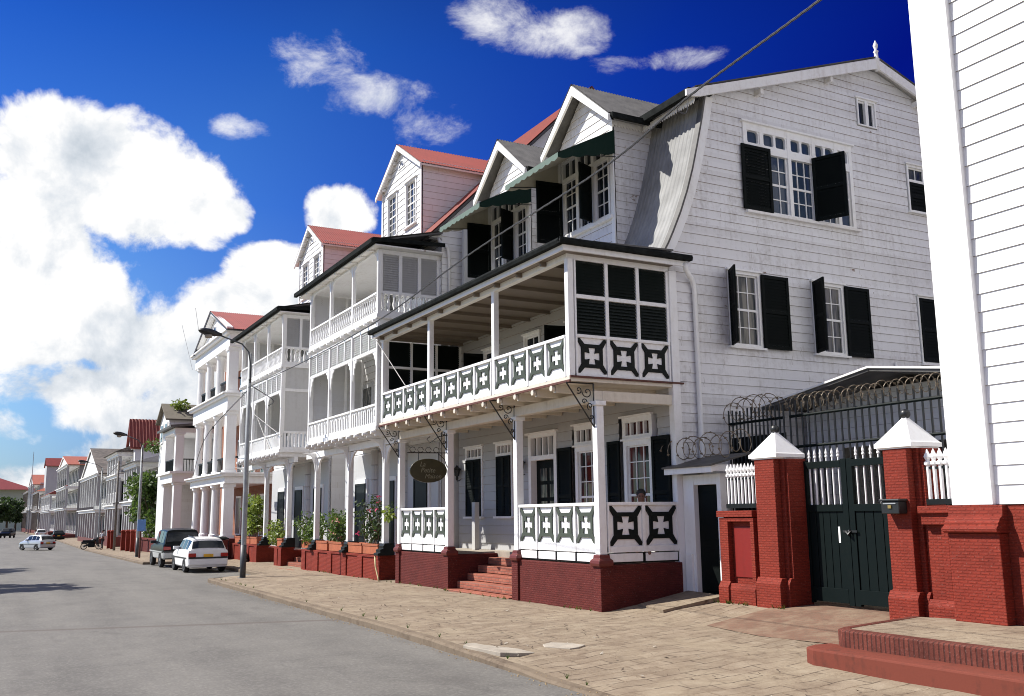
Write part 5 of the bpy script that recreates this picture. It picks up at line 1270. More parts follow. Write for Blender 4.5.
# ------------------------------------------------------------------ hanging sign
HS = thing('hanging_sign', (9.05, 21.1, 2.6), 'oval olive green restaurant sign with pale script hanging from a wrought iron bracket', 'sign')
Fsn = gab(19.98); sx_ = 8.66
b = MB(); el = [(sx_+.445*math.cos(2*math.pi*i/36), 2.60+.265*math.sin(2*math.pi*i/36)) for i in range(36)]
b.fpoly(Fsn, el, -.025, .025); sb = b.build('sign_board', SIGNG, HS, bevel=.006)
b = MB(); ysn = 19.98
b.tube([(9.12, ysn, 3.0), (8.15, ysn, 2.99)], .013, 6); b.tube([(9.12, ysn, 3.40), (8.9, ysn, 3.36), (8.7, ysn, 3.22), (8.62, ysn, 3.30), (8.70, ysn, 3.36)], .010, 5); b.tube([(9.12, ysn, 2.68), (9.05, ysn, 2.86), (8.9, ysn, 2.98)], .010, 5)
for k in range(4):
    c = 8.28+k*.19; b.tube([(c+.07*math.cos(a*.8), ysn, 3.06+.06*math.sin(a*.8)) for a in range(8)], .008, 5)
for x in (8.42, 8.9): b.tube([(x, ysn, 3.0), (x, ysn, 2.82)], .009, 5)
b.build('scroll_bracket', BLACK, HS)
def lettering(txt, F, u, z, size, mat, parent, n=.027, shear=.25, sx=1.0):
    cu = bpy.data.curves.new('lettering', 'FONT'); cu.body = txt; cu.size = size*S; cu.shear = shear; cu.extrude = .004; cu.resolution_u = 2
    to = bpy.data.objects.new('tmp', cu); col.objects.link(to)
    dg = bpy.context.evaluated_depsgraph_get(); me = bpy.data.meshes.new_from_object(to.evaluated_get(dg)); bpy.data.objects.remove(to)
    me.materials.clear(); me.materials.append(mat)
    o = bpy.data.objects.new('lettering', me); col.objects.link(o); o.parent = parent
    right = F.u if F.u.cross(Vector((0, 0, 1))).dot(F.n) > 0 else -F.u
    M = Matrix((right*sx, Vector((0, 0, 1)), F.n)).transposed().to_4x4()
    M.translation = (F.P(u, n, z)-ORG[parent.name])*S; o.matrix_local = M; ORG[o.name] = ORG[parent.name]
    return o
lettering('La', Fsn, 8.44, 2.69, .15, SIGNT, HS); lettering('Petite', Fsn, 8.46, 2.56, .15, SIGNT, HS); lettering('Maison', Fsn, 8.56, 2.43, .14, SIGNT, HS)

# ------------------------------------------------------------------ street lamps, poles, cables
def street_lamp(x, y, h, label, arm, dark=True, group='street lamps', hl=.62):
    z0 = kz(y)+zd(y)
    L_ = thing('street_lamp', (x, y, z0), label, 'street lamp', group)
    b = MB(); b.lathe((x, y, z0-.2), [(.078, 0), (.078, .3), (.07, h*.5), (.056, h+.2)], 14); b.build('pole', GALV, L_, smooth=True)
    b = MB(); b.lathe((x, y, z0-.2), [(.085, 0), (.085, 1.15)], 14); b.lathe((x, y, z0), [(.15, 0), (.15, .03)], 14); b.build('pole_base', DARKST, L_, smooth=True)
    b = MB(); zt = z0+h-.9
    ax = arm
    b.tube([(x, y-.09, zt), (x, y-.13, zt+.5), (x-.12*ax, y-.13, zt+.92), (x-.45*ax, y-.12, zt+1.15), (x-1.5*ax, y-.05, zt+1.38)], .022, 8); b.tube([(x, y, zt+.1), (x, y-.11, zt+.1)], .04, 6); b.build('arm', DARKST, L_, smooth=True)
    hc = Vector((x-1.45*ax, y-.05, zt+1.40)); b = MB()
    st = [(-.05, .05, .05), (.10, .07, .06), (.25, .11, .09), (.5, .15, .11), (.75, .16, .10), (.95, .11, .06), (1.02, .03, .02)]
    k = 10
    for (t, w_, h_) in st:
        for j in range(k): an = 2*math.pi*j/k; b.v.append((hc.x-t*hl, hc.y+w_*math.cos(an), hc.z+t*.08+h_*math.sin(an)))
    for i in range(len(st)-1):
        for j in range(k): b.f.append([i*k+j, i*k+(j+1) % k, (i+1)*k+(j+1) % k, (i+1)*k+j]); b.m.append(0)
    b.f.append(list(range(k))); b.m.append(0); b.build('lamp_head', BLACK, L_, smooth=True)
    b = MB(); b.lathe((hc.x-.55*hl, hc.y, hc.z-.10), [(.01, -.04), (.10, -.02), (.12, .06)], 10); b.build('lamp_glass', CONC, L_, smooth=True)
street_lamp(6.70, 28.8, 6.55, 'tall grey street lamp with a dark painted base in front of the white balcony houses', .62)
street_lamp(6.9, 52.2, 5.55, 'more distant tall street lamp beside the blue sign', .55)
street_lamp(8.75, 90, 6.6, 'far street lamp in front of the steep pediment gable', .8, hl=.8)
def pole(x, y, h, label):
    z0 = zs(x, y)-.1; o = thing('utility_pole', (x, y, z0), label, 'pole')
    b = MB(); b.lathe((x, y, z0), [(.085, 0), (.06, h)], 10); b.build('pole', WOODP, o, smooth=True)
    b = MB(); b.box(x-.05, x+.05, y-.5, y+.5, z0+h-.6, z0+h-.52); b.build('cross_arm', WOODP, o)
pole(7.85, 70.4, 6.0, 'wooden utility pole in front of the low grey hip roofed house')
b = MB(); b.lathe((8.9, 236, -1), [(.12, 0), (.05, 17.5)], 6); tag(b.build('antenna_mast', GALV, org=(8.9, 236, -1)), 'thin antenna mast rising above the far roofs', 'mast')
def cable(pts, r, name, label, twist=True, mat=None, cat='cable', group=None):
    P = []; 
    for i in range(len(pts)-1):
        for k in range(14):
            t = k/14; p0 = Vector(pts[max(i-1, 0)]); p1 = Vector(pts[i]); p2 = Vector(pts[i+1]); p3 = Vector(pts[min(i+2, len(pts)-1)])
            P.append(.5*((2*p1)+(p2-p0)*t+(2*p0-5*p1+4*p2-p3)*t*t+(3*p1-p0-3*p2+p3)*t**3))
    P.append(Vector(pts[-1])); b = MB()
    if twist:
        for ph in (0, 2.1, 4.2):
            Q = []
            for a, c in zip(P, P[1:]):
                for q in range(4):
                    t = (len(Q)*.55+ph); d = a.lerp(c, q/4); Q.append(d+Vector((0, r*.62*math.cos(t), r*.62*math.sin(t))))
            b.tube(Q, r*.55, 5)
    else: b.tube(P, r, 5)
    o = b.build(name, mat or CABLE, org=pts[0], smooth=True); tag(o, label, cat, group)
cable([(6.65, 28.7, 5.42), (6.3, 21.7, 5.16), (6.0, 16.1, 5.07), (5.75, 11.83, 5.21), (5.5, 8.16, 5.19), (5.35, 6.46, 5.31), (5.2, 4.74, 5.34), (5.1, 2.5, 5.5), (4.6, -8, 6.3)], .0115, 'overhead_cable', 'thick twisted overhead cable sweeping from the street lamp up past the guesthouse roof')
cable([(5.36, 6.5, 5.31), (6.6, 8.2, 6.1), (9.2, 11.2, 7.75), (11.24, 13.62, 9.45)], .006, 'thin_wire', 'thin loose wire looping from the thick cable to the guesthouse eave', False)
cable([(8.38, 22.9, 6.15), (8.3, 20.2, 4.35)], .012, 'stay_wire', 'thin steel stay running down across the guesthouse balcony railing', False, ROPE)
cable([(6.70, 28.75, 5.5), (8.5, 33.0, 5.6), (8.6, 34.0, 5.5)], .015, 'service_wire', 'short slack wire from the street lamp to the second balcony house', False)
cable([(8.5, 35.6, 5.35), (8.3, 31.0, 4.2)], .016, 'stay_wire', 'steel stay slanting across the screen of the further balcony house', False, ROPE)
cable([(8.55, 35.3, 5.2), (8.5, 33.3, 3.95)], .016, 'stay_wire', 'shorter steel stay ending at the balcony floor of the further balcony house', False, ROPE)
cable([(6.72, 28.85, 5.4), (8.0, 42, 4.9), (9.0, 50.2, 3.3)], .014, 'service_wire', 'wire drooping from the street lamp past the white entablature of the brick house', False)
cable([(8.05, 70.4, 5.5), (9.0, 90, 5.2), (10.6, 112, 5.6)], .02, 'service_wire', 'thin wire strung between the far utility pole and the pediment house', False)

# ------------------------------------------------------------------ cars
def loft_car(label, paint_m, lower_m, L, Wd, st, glass_from, glass_to, loc, rz, wheels, wr, cat='car', clad_z=.0, plate=True, spare=False, name='parked_car', rails=False, group=None):
    """st: stations from the rear: (x, z bottom, z belt, z top, half width at belt, half width at top), metres"""
    root = thing(name, (0, 0, 0), label, cat, group); q = 1/S; b = MB(); k = 0; prof = []
    for (x, zb, zl, zt, wb, wt) in st:
        flat = zt-zl < .08
        pr = [(wb*.90, zb), (wb*.985, zb+.06), (wb*1.0, zb+.30), (wb*1.0, (zb+zl)/2+.08), (wb*.985, zl-.07), (wb*.955, zl),
              (wt+.012, zt-.06 if not flat else zt-.01), (wt*.93, zt-.012), (wt*.6, zt+.012), (0, zt+.02)]
        row = [(-w_, z) for w_, z in pr]+[(w_, z) for w_, z in pr[-2::-1]]
        prof.append([(w_*q, x*q, z*q) for w_, z in row])
    n = len(prof[0])
    for row in prof: b.v += row
    for i in range(len(prof)-1):
        for j in range(n-1):
            b.f.append([i*n+j, i*n+j+1, (i+1)*n+j+1, (i+1)*n+j]); zmid = (prof[i][j][2]+prof[i][j+1][2])/2*S
            b.m.append(1 if zmid < clad_z else 0)
        b.f.append([i*n+n-1, i*n, (i+1)*n, (i+1)*n+n-1]); b.m.append(0)
    b.f.append(list(range(n))[::-1]); b.m.append(0); b.f.append([(len(prof)-1)*n+j for j in range(n)]); b.m.append(0)
    body = b.build('body', [paint_m, lower_m], root, smooth=True)
    es = body.modifiers.new('edge', 'EDGE_SPLIT'); es.split_angle = R(38)
    # side windows, rear window, windscreen
    g = MB(); ws = MB()
    def ins(a, c, d, e, m_=.10, out=.006):
        P = [Vector(p) for p in (a, c, d, e)]; cen = sum(P, Vector())/4; N = (P[1]-P[0]).cross(P[3]-P[0]).normalized()
        return [p.lerp(cen, m_)+N*out for p in P]
    for s in (0, 1):
        g = MB()
        for i in range(glass_from, glass_to):
            j0, j1 = (5, 6) if s == 0 else (n-1-5, n-1-6)
            a, c, d, e = prof[i][j0], prof[i+1][j0], prof[i+1][j1], prof[i][j1]
            V = [Vector(v) for v in (a, c, d, e)]; cen = sum(V, Vector())/4; off = Vector((-.006 if s == 0 else .006, 0, .002))
            g.add([v.lerp(cen, .12)+off for v in V], [(0, 1, 2, 3)])
        g.build('side_window', GLASS, root)
    def cross_glass(i, dirn, nm):
        g = MB(); A, B_ = prof[i], prof[i+dirn]
        for j in range(6, n-7):
            V = [Vector(A[j]), Vector(A[j+1]), Vector(B_[j+1]), Vector(B_[j])]; lo0, lo1, hi1, hi0 = V
            q0, q1, q2, q3 = lo0.lerp(hi0, .12), lo1.lerp(hi1, .12), lo1.lerp(hi1, .80), lo0.lerp(hi0, .80)
            off = Vector((0, -.010*dirn, .006)); P = [q0+off, q1+off, q2+off, q3+off]
            if j == 6: P[0] = P[0].lerp(P[1], .35); P[3] = P[3].lerp(P[2], .35)
            if j == n-8: P[1] = P[1].lerp(P[0], .35); P[2] = P[2].lerp(P[3], .35)
            g.add(P, [(0, 1, 2, 3)])
        g.build(nm, GLASS, root)
    cross_glass(glass_from-1, 1, 'rear_window'); cross_glass(glass_to+1, -1, 'windscreen')
    hw = Wd/2
    for sx in (-1, 1):
        for wy in wheels:
            x = sx*(hw-.10)*q; y = wy*q
            b = MB(); F = Fr((x-sx*0, y, 0), (0, 1, 0), (sx, 0, 0)); r = wr*q
            pr = [(r*.62, .105), (r*.92, .105), (r, .07), (r, -.07), (r*.92, -.105), (r*.62, -.105)]
            kk = 22
            for rad, o_ in pr:
                for j in range(kk): an = 2*math.pi*j/kk; b.v.append((x+sx*o_*q, y+rad*math.cos(an), r+rad*math.sin(an)))
            for i in range(len(pr)):
                for j in range(kk): i2 = (i+1) % len(pr); b.f.append([i*kk+j, i*kk+(j+1) % kk, i2*kk+(j+1) % kk, i2*kk+j]); b.m.append(0)
            wl = b.build('wheel', TYRE, root, smooth=True)
            b = MB(); k0 = len(b.v)
            for rad, o_ in ((r*.64, .10), (r*.56, .075), (r*.15, .10), (.001, .105)):
                for j in range(kk): an = 2*math.pi*j/kk; b.v.append((x+sx*o_*q, y+rad*math.cos(an), r+rad*math.sin(an)))
            for i in range(3):
                for j in range(kk): b.f.append([i*kk+j, i*kk+(j+1) % kk, (i+1)*kk+(j+1) % kk, (i+1)*kk+j]); b.m.append(0 if (i != 1 or j % 4 < 3) else 1)
            b.build('rim', [RIM, BLACK], wl)
            b = MB()                                     # dark wheel arch
            F = Fr((sx*hw*q*.99, y, 0), (0, 1, 0), (sx, 0, 0)); R_ = r*1.17
            b.fpoly(F, [(R_*math.cos(math.pi*i/16), r+R_*math.sin(math.pi*i/16)-.0) for i in range(17)]+[(-R_, r*.45), (R_, r*.45)], -.02, .006)
            b.build('wheel_arch', TYRE, root)
    r0 = st[0]; zb, zl = r0[1], r0[2]; yb = r0[0]*q
    Fb = Fr((0, yb, 0), (1, 0, 0), (0, -1, 0))
    b = MB(); b.fbox(Fb, -hw*.94*q, hw*.94*q, -.12, .05, (zb+.02)*q, (zb+.30)*q); b.build('rear_bumper', lower_m if clad_z else paint_m, root, bevel=.03)
    b = MB(); b.fbox(Fb, -hw*.95*q, hw*.95*q, -.1, .058, (zb+.30)*q, (zb+.36)*q); b.build('bumper_strip', BLACK, root)
    for sx in (-1, 1):
        b = MB(); u0, u1 = sorted((sx*hw*.60*q, sx*hw*.96*q)); b.fbox(Fb, u0, u1, -.06, .026, (zl-.20)*q, (zl-.04)*q); b.build('tail_light', TAIL, root, bevel=.015)
    if plate: b = MB(); b.fbox(Fb, -.2*q, .2*q, 0, .036, (zl-.22)*q, (zl-.08)*q); b.build('number_plate', PLATE, root)
    for sx in (-1, 1):
        b = MB(); ym = st[glass_to][0]*q; b.fbox(Fr((sx*hw*q, ym, 0), (0, 1, 0), (sx, 0, 0)), -.07, .07, -.06, .14, (st[glass_to][2]+.02)*q, (st[glass_to][2]+.16)*q); b.build('mirror', BLACK if clad_z else paint_m, root, bevel=.02)
        b = MB(); F = Fr((sx*hw*.99*q, 0, 0), (0, 1, 0), (sx, 0, 0)); b.fbox(F, (st[1][0]+.3)*q, (st[-2][0])*q, -.01, .012, (zb+.28)*q, (zb+.34)*q); b.build('side_strip', BLACK if not clad_z else lower_m, root)
        if rails: b = MB(); b.tube([(sx*(st[glass_from][5]-.08)*q, st[glass_from][0]*q, (st[glass_from][3]+.05)*q), (sx*(st[glass_to-1][5]-.08)*q, st[glass_to-1][0]*q, (st[glass_to-1][3]+.05)*q)], .02, 6); b.build('roof_rail', BLACK, root)
    root.location = Vector(loc)*S; root.rotation_euler = (0, 0, rz)
    return root
EST = [(0, .30, .86, .90, .80, .70), (.03, .24, .93, .96, .83, .70), (.32, .22, .95, 1.40, .845, .60), (.9, .22, .95, 1.46, .85, .62), (1.75, .22, .94, 1.47, .85, .62), (2.55, .22, .92, 1.42, .85, .60), (3.25, .22, .90, .98, .84, .66), (3.9, .24, .80, .84, .81, .62), (4.35, .28, .66, .70, .72, .55)]
loft_car('white estate car seen from behind, parked at the kerb beyond the street lamp', CARW, CARW, 4.4, 1.70, EST, 2, 5, (6.87, 34.6, -.2), 0, (.85, 3.45), .30, 'car', rails=True)
SUV = [(0, .42, 1.02, 1.06, .84, .76), (.04, .40, 1.08, 1.12, .87, .76), (.22, .38, 1.12, 1.74, .88, .68), (.9, .38, 1.12, 1.80, .89, .69), (1.8, .38, 1.10, 1.80, .89, .69), (2.7, .38, 1.08, 1.74, .89, .67), (3.3, .38, 1.06, 1.14, .88, .72), (4.1, .40, .98, 1.02, .86, .70), (4.5, .45, .80, .84, .80, .62)]
sv = loft_car('dark off road vehicle with silver lower cladding, parked ahead of the white estate car', CARD, CLAD, 4.5, 1.78, SUV, 2, 5, (6.78, 39.0, -.2), 0, (.85, 3.55), .37, 'car', clad_z=.72)
HB_ = [(0, .30, .86, .90, .78, .70), (.04, .24, .95, .98, .82, .68), (.35, .22, .98, 1.44, .835, .60), (.9, .22, .97, 1.50, .84, .62), (1.6, .22, .96, 1.51, .84, .62), (2.35, .22, .93, 1.44, .84, .60), (3.1, .22, .90, .98, .83, .66), (3.6, .24, .80, .84, .80, .62), (3.95, .28, .64, .68, .70, .55)]
loft_car('silver hatchback crossing the street towards the left', CARS, CARS, 3.8, 1.68, [(x*.94, *r_) for x, *r_ in HB_], 2, 5, (4.75, 86.6, -.2+zd(87)), R(31), (.7, 3.0), .30, 'car', name='hatchback')
loft_car('dark saloon car parked far off at the right kerb behind the silver hatchback', CARD, CARD, 4.0, 1.7, HB_, 2, 5, (8.1, 128, -.2+zd(128)), 0, (.75, 3.2), .30, 'car')
loft_car('white car parked farthest off at the right kerb', CARW, CARW, 4.0, 1.7, HB_, 2, 5, (7.3, 150, -.2+zd(150)), 0, (.75, 3.2), .30, 'car')
loft_car('dark car coming along the far left of the street, in front of the trees', CARD, CARD, 4.5, 1.78, SUV, 2, 5, (3.9, 165, -.2+zd(165)), R(165), (.85, 3.55), .37, 'car', clad_z=.6)
# motorbike
MT = thing('motorbike', (0, 0, 0), 'black motorbike parked side on at the edge of the pavement', 'motorbike'); q = 1/S
for wx in (-.62, .62):
    b = MB(); kk = 20; r = .29*q
    for rad, o_ in ((r*.78, .03), (r, .04), (r, -.04), (r*.78, -.03)):
        for j in range(kk): an = 2*math.pi*j/kk; b.v.append((wx*q+rad*math.cos(an), o_*q, r+rad*math.sin(an)))
    for i in range(4):
        for j in range(kk): i2 = (i+1) % 4; b.f.append([i*kk+j, i*kk+(j+1) % kk, i2*kk+(j+1) % kk, i2*kk+j]); b.m.append(0)
    wl = b.build('wheel', TYRE, MT); b = MB()
    for j in range(8): an = math.pi*j/8; b.tube([(wx*q-r*.8*math.cos(an), 0, r-r*.8*math.sin(an)), (wx*q+r*.8*math.cos(an), 0, r+r*.8*math.sin(an))], .008, 4)
    b.build('spokes', GALV, wl)
b = MB(); b.tube([(-.62*q, 0, .29*q), (-.2*q, 0, .45*q), (.25*q, 0, .75*q), (.4*q, 0, .85*q)], [.05, .08, .09, .04], 8); b.tube([(.62*q, 0, .29*q), (.42*q, 0, .95*q)], .03, 6); b.tube([(.42*q, -.3*q, .98*q), (.42*q, .3*q, .98*q)], .02, 6); b.build('frame', BLACK, MT)
b = MB(); b.box(-.28*q, .3*q, -.17*q, .17*q, .2*q, .62*q); b.build('engine', BLACKP, MT, bevel=.04)
b = MB(); b.box(-.85*q, -.3*q, -.16*q, .16*q, .5*q, .72*q); b.build('rear_fairing', BLACK, MT, bevel=.05); b = MB(); b.box(.36*q, .60*q, -.18*q, .18*q, .55*q, 1.08*q); b.build('front_fairing', BLACK, MT, bevel=.06)
b = MB(); b.box(-.75*q, .05*q, -.15*q, .15*q, .58*q, .84*q); b.build('seat', BLACKP, MT, bevel=.03)
b = MB(); b.lathe((.16*q, 0, .66*q), [(.05, 0), (.19, .05), (.2, .16), (.05, .24)], 10); b.build('fuel_tank', BLACK, MT, smooth=True)
MT.location = Vector((7.1, 77.5, zs(kx(77.5)+.6, 77.5)))*S; MT.rotation_euler = (0, 0, R(-8))
# ------------------------------------------------------------------ planters and plants on the plinths
def planter(y0, y1, x, z, label):
    b = MB(); t = .035; h = .27
    b.box(x-.17, x+.17, y0, y0+t, z, z+h); b.box(x-.17, x+.17, y1-t, y1, z, z+h); b.box(x-.17, x-.17+t, y0+t, y1-t, z, z+h); b.box(x+.17-t, x+.17, y0+t, y1-t, z, z+h); b.box(x-.13, x+.13, y0+t, y1-t, z, z+h-.05)
    b.box(x-.185, x-.17, y0-.01, y1+.01, z+h-.06, z+h+.004)
    o = b.build('planter', TERRA, org=(x, (y0+y1)/2, z), bevel=.008); tag(o, label, 'planter', 'terracotta planters on the brick plinths')
def leaf_cloud(b, c, rad, n, size, mi=0, droop=.3, rng=random):
    for _ in range(n):
        while True:
            p = Vector((rng.uniform(-1, 1), rng.uniform(-1, 1), rng.uniform(-1, 1)))
            if p.length < 1: break
        p = p*(.55+.45*p.length)
        P = Vector(c)+Vector((p.x*rad[0], p.y*rad[1], p.z*rad[2])); s = size*rng.uniform(.6, 1.3)
        d = (p*.8+Vector((rng.uniform(-1, 1), rng.uniform(-1, 1), rng.uniform(-1, .7)-droop*.5))).normalized()
        w_ = d.cross(Vector((rng.uniform(-1, 1), rng.uniform(-1, 1), rng.uniform(-1, 1)))).normalized()*s*.36
        up_ = d.cross(w_).normalized()*s*.12
        b.add([P, P+d*s*.5+w_+up_, P+d*s, P+d*s*.5-w_+up_], [(0, 1, 2, 3)], mi)
def shrub(loc, h, spread, label, leaf, n, size, blooms=None, nb=0, stems=7, cat='plant', group=None, name='potted_shrub'):
    o = thing(name, loc, label, cat, group); x, y, z = loc; sb = MB(); lb = MB(); fb = MB()
    for k in range(stems):
        a = random.uniform(0, 6.28); t = random.uniform(.3, 1); hx = Vector((math.cos(a)*spread[0]*t, math.sin(a)*spread[1]*t, h*random.uniform(.6, 1.0)))
        base = Vector((x+random.uniform(-.06, .06), y+random.uniform(-.6, .6)*spread[1], z)); tip = base.lerp(Vector((x, y, z)), .4)+hx
        mid = base.lerp(tip, .5)+Vector((0, 0, h*.1)); sb.tube([base, mid, tip], [.014, .010, .005], 5)
        for q in range(4):
            c = base.lerp(mid, .5+.5*(q/2)) if q < 2 else mid.lerp(tip, (q-1)/2)
            rr = .16+.10*random.random(); leaf_cloud(lb, c, (rr, rr*1.2, rr), n//(stems*4), size)
            for _ in range(nb//(stems*3)+(1 if random.random() < .3 and nb else 0)):
                leaf_cloud(fb, c+Vector((random.uniform(-.15, .1), random.uniform(-.2, .2), random.uniform(0, .15))), (.05, .06, .05), 12, .06)
    sb.build('stem', BARK, o); lb.build('foliage', leaf, o)
    if blooms and fb.v: fb.build('blossom', blooms, o)
    return o
for i, (a, c) in enumerate(((28.55, 29.62), (27.15, 28.36), (25.52, 26.62), (24.27, 25.42))):
    planter(a, c, 9.27, .63, ('terracotta planter under the pale flowering bush, left one of that pair', 'terracotta planter under the pale flowering bush, right one of that pair',
            'terracotta planter under the red flowering bougainvillea, left one of that pair', 'terracotta planter under the red flowering bougainvillea, beside the last black column foot')[i])
shrub((9.3, 28.3, .86), .85, (.25, .95), 'low bushy plant with pale pink blossoms in two terracotta planters', LEAF, 900, .10, ROSE, 14, 11)
shrub((9.3, 25.3, .86), 1.25, (.28, .95), 'tall straggling bougainvillea with red blossoms beside the guesthouse railing', LEAFD, 800, .10, PINK, 12, 11)
b = MB(); b.lathe((0, 0, 0), [(.01, 0), (.01, .1)], 4)
o = thing('potted_shrub', (9.25, 23.7, .9), 'light green young twig reaching in front of the guesthouse porch post', 'plant'); sb = MB(); lb = MB()
sb.tube([(9.25, 24.2, .9), (9.15, 23.9, 1.5), (9.05, 23.2, 1.75)], [.012, .009, .004], 5); leaf_cloud(lb, (9.1, 23.4, 1.68), (.15, .4, .17), 60, .12); sb.build('stem', BARK, o); lb.build('foliage', LEAFY, o)
for i, (a, c) in enumerate(((39.9, 40.8), (38.3, 39.2), (37.2, 38.2), (33.65, 34.3))):
    planter(a, c, 9.3, .63, ('terracotta planter at the far end of the further plinth, next to the brick house', 'terracotta planter in front of the tall leafy yellow green shrub', 'terracotta planter at the near end of the further plinth', 'terracotta planter on the small brick pillar beside the steps')[i])
shrub((9.3, 38.5, .86), 1.55, (.25, .9), 'tall leafy yellow green shrub on the further brick plinth', LEAFY, 1000, .15, None, 0, 9)
shrub((9.3, 35.0, .72), .75, (.2, .9), 'low yellow green plant beside the black column foot left of the steps', LEAFY, 420, .12, None, 0, 7)
shrub((9.6, 31.9, .72), .9, (.35, 1.2), 'wide dark green bush behind the brick steps of the nearer balcony house', LEAF, 1200, .11, None, 0, 12)
planter(31.3, 32.9, 9.75, .60, 'long terracotta planter behind the brick steps, under the wide dark green bush')
# hydrant, bin, hose
HY = thing('hydrant', (9.0, 38.2, -.2), 'squat black hydrant standing against the red plinth left of the steps', 'hydrant')
b = MB(); c = (8.95, 38.2, -.2); b.lathe(c, [(.22, 0), (.22, .08), (.17, .1), (.17, .30), (.20, .32), (.16, .42), (.07, .46), (.06, .54), (.02, .56)], 14); b.build('body', BLACK, HY, smooth=True)
b = MB(); b.tube([(8.95, 37.9, .02), (8.95, 38.5, .02)], .07, 10); b.build('outlet', BLACK, HY, smooth=True); b = MB(); b.lathe((8.93, 38.2, .33), [(.04, 0), (.04, .07)], 8); b.build('cap', GALV, HY)
BN = thing('wheeled_bin', (8.55, 41.4, -.2), 'dark maroon rubbish bin with a lid behind the white estate car', 'bin')
b = MB(); b.lathe((8.6, 41.3, -.2), [(.36, .05), (.44, .95)], 4); b.build('body', MAROONP, BN, bevel=.03); b = MB(); b.lathe((8.6, 41.3, .76), [(.48, 0), (.48, .05), (.30, .12)], 4); b.build('lid', BLACKP, BN, bevel=.02)
b = MB(); b.tube([(8.98, 24.15, .60), (8.96, 24.05, .35), (8.97, 23.9, .1), (8.95, 23.75, -.06)], .022, 6); tag(b.build('hose', plain('pale hose', (.45, .36, .18), .6, .2, 8), org=(8.97, 24, .2), smooth=True), 'pale garden hose hanging down the red plinth corner', 'hose')
# blue street sign
o = thing('street_sign', (6.75, 50.2, zs(6.75, 50.2)), 'small blue sign on a thin brown post near the more distant street lamp', 'sign'); z = zs(6.75, 50.2)
b = MB(); b.tube([(6.75, 50.2, z-.1), (6.75, 50.2, z+1.6)], .045, 8); b.build('post', RUST, o); b = MB(); b.box(6.58, 6.96, 50.12, 50.15, z+1.25, z+1.80); b.build('sign_plate', BLUE, o, bevel=.01)
# red garden posts and low wall in front of the far houses
for i, (x, y, lb_) in enumerate(((8.05, 60.9, 'nearest'), (8.1, 63.4, 'second'), (8.15, 66.0, 'third'), (8.2, 68.8, 'fourth'), (8.3, 75.6, 'fifth'), (8.35, 78.2, 'last'))):
    b = MB(); z = zs(x, y); b.lathe((x, y, z-.1), [(.19, 0), (.19, 1.25), (.23, 1.27), (.23, 1.35), (.12, 1.42)], 4); tag(b.build('garden_post', RED, org=(x, y, z), bevel=.01), 'stout red painted garden post, %s of the row in front of the far white houses' % lb_, 'post', 'red garden posts')
b = MB(); b.box(8.6, 9.0, 52.5, 68, -.6, .42); b.box(8.55, 9.05, 52.4, 68.1, .42, .5); tag(b.build('garden_wall', MAROON, org=(8.8, 60, -.4)), 'low dark red garden wall below the leafy tree', 'wall')
b = MB(); b.box(8.2, 8.8, 46.3, 47.5, -.3, .35); tag(b.build('brick_block', ORANGE, org=(8.5, 47, -.2), bevel=.02), 'small orange brick block on the pavement beyond the parked cars', 'block')

# ------------------------------------------------------------------ trees
def tree(loc, h, crown, label, leaf, n, size, trunk=.14, cz=.62, group=None, clumps=16, lean=0):
    x, y, z = loc; o = thing('leafy_tree', loc, label, 'tree', group); t = MB(); l = MB()
    top = Vector((x+lean, y, z+h*cz)); t.tube([(x, y, z-.2), (x+lean*.3, y, z+h*.25), tuple(top)], [trunk, trunk*.8, trunk*.45], 8)
    for k in range(clumps):
        a = random.uniform(0, 6.28); r = math.sqrt(random.uniform(.05, 1)); e = random.uniform(-.9, 1)
        c = Vector((x+lean+crown[0]*r*math.cos(a)*.8, y+crown[1]*r*math.sin(a)*.8, z+h*cz+crown[2]*e*.8*(1-.4*r)))
        st = Vector((x+lean*.6, y, z+h*random.uniform(.25, cz))); t.tube([st, st.lerp(c, .6)+Vector((0, 0, .1)), c], [trunk*.35, trunk*.2, .015], 5)
        s = random.uniform(.22, .42); leaf_cloud(l, c, (crown[0]*s, crown[1]*s, crown[2]*s*.9), n//clumps, size)
    t.build('trunk', BARK, o, smooth=True); l.build('crown', leaf, o); return o
tree((9.6, 66.8, -.4), 5.4, (1.9, 3.2, 2.5), 'leafy light green street tree between the portico house and the hip roofed house', LEAF, 5200, .26, .13, .52)
tree((13.5, 54.2, -.2), 6.6, (1.6, 2.0, 2.4), 'bushy tree behind the upper balcony of the white portico house', LEAF, 2200, .28, .16, .7)
tree((-5.0, 32.8, -.3), 6.0, (2.7, 2.5, 1.5), 'broad shade tree across the street at the left, casting its shadow on the asphalt', LEAFD, 4200, .30, .2, .8, lean=1.5)
tree((-5.0, 44.0, -.35), 6.0, (2.6, 3.0, 1.5), 'second shade tree across the street at the left, behind the first', LEAFD, 3600, .30, .2, .8, lean=1.4)
for i, (x, y, h) in enumerate(((1.6, 236, 8), (5.2, 262, 9), (-2.5, 250, 9.5), (4.0, 300, 11), (8.2, 305, 10))):
    tree((x, y, zd(y)-.2), h, (4.2, 4.2, 3.6), ('rounded dark green tree at the end of the street, nearest of them', 'dark tree at the end of the street right beside the dark timber house', 'dark green tree at the far left edge of the street', 'tall tree behind the others in front of the pale green hall', 'dark tree half hidden by the last house')[i], LEAFD, 1500, .8, .3, .6, 'trees closing the street', 14)
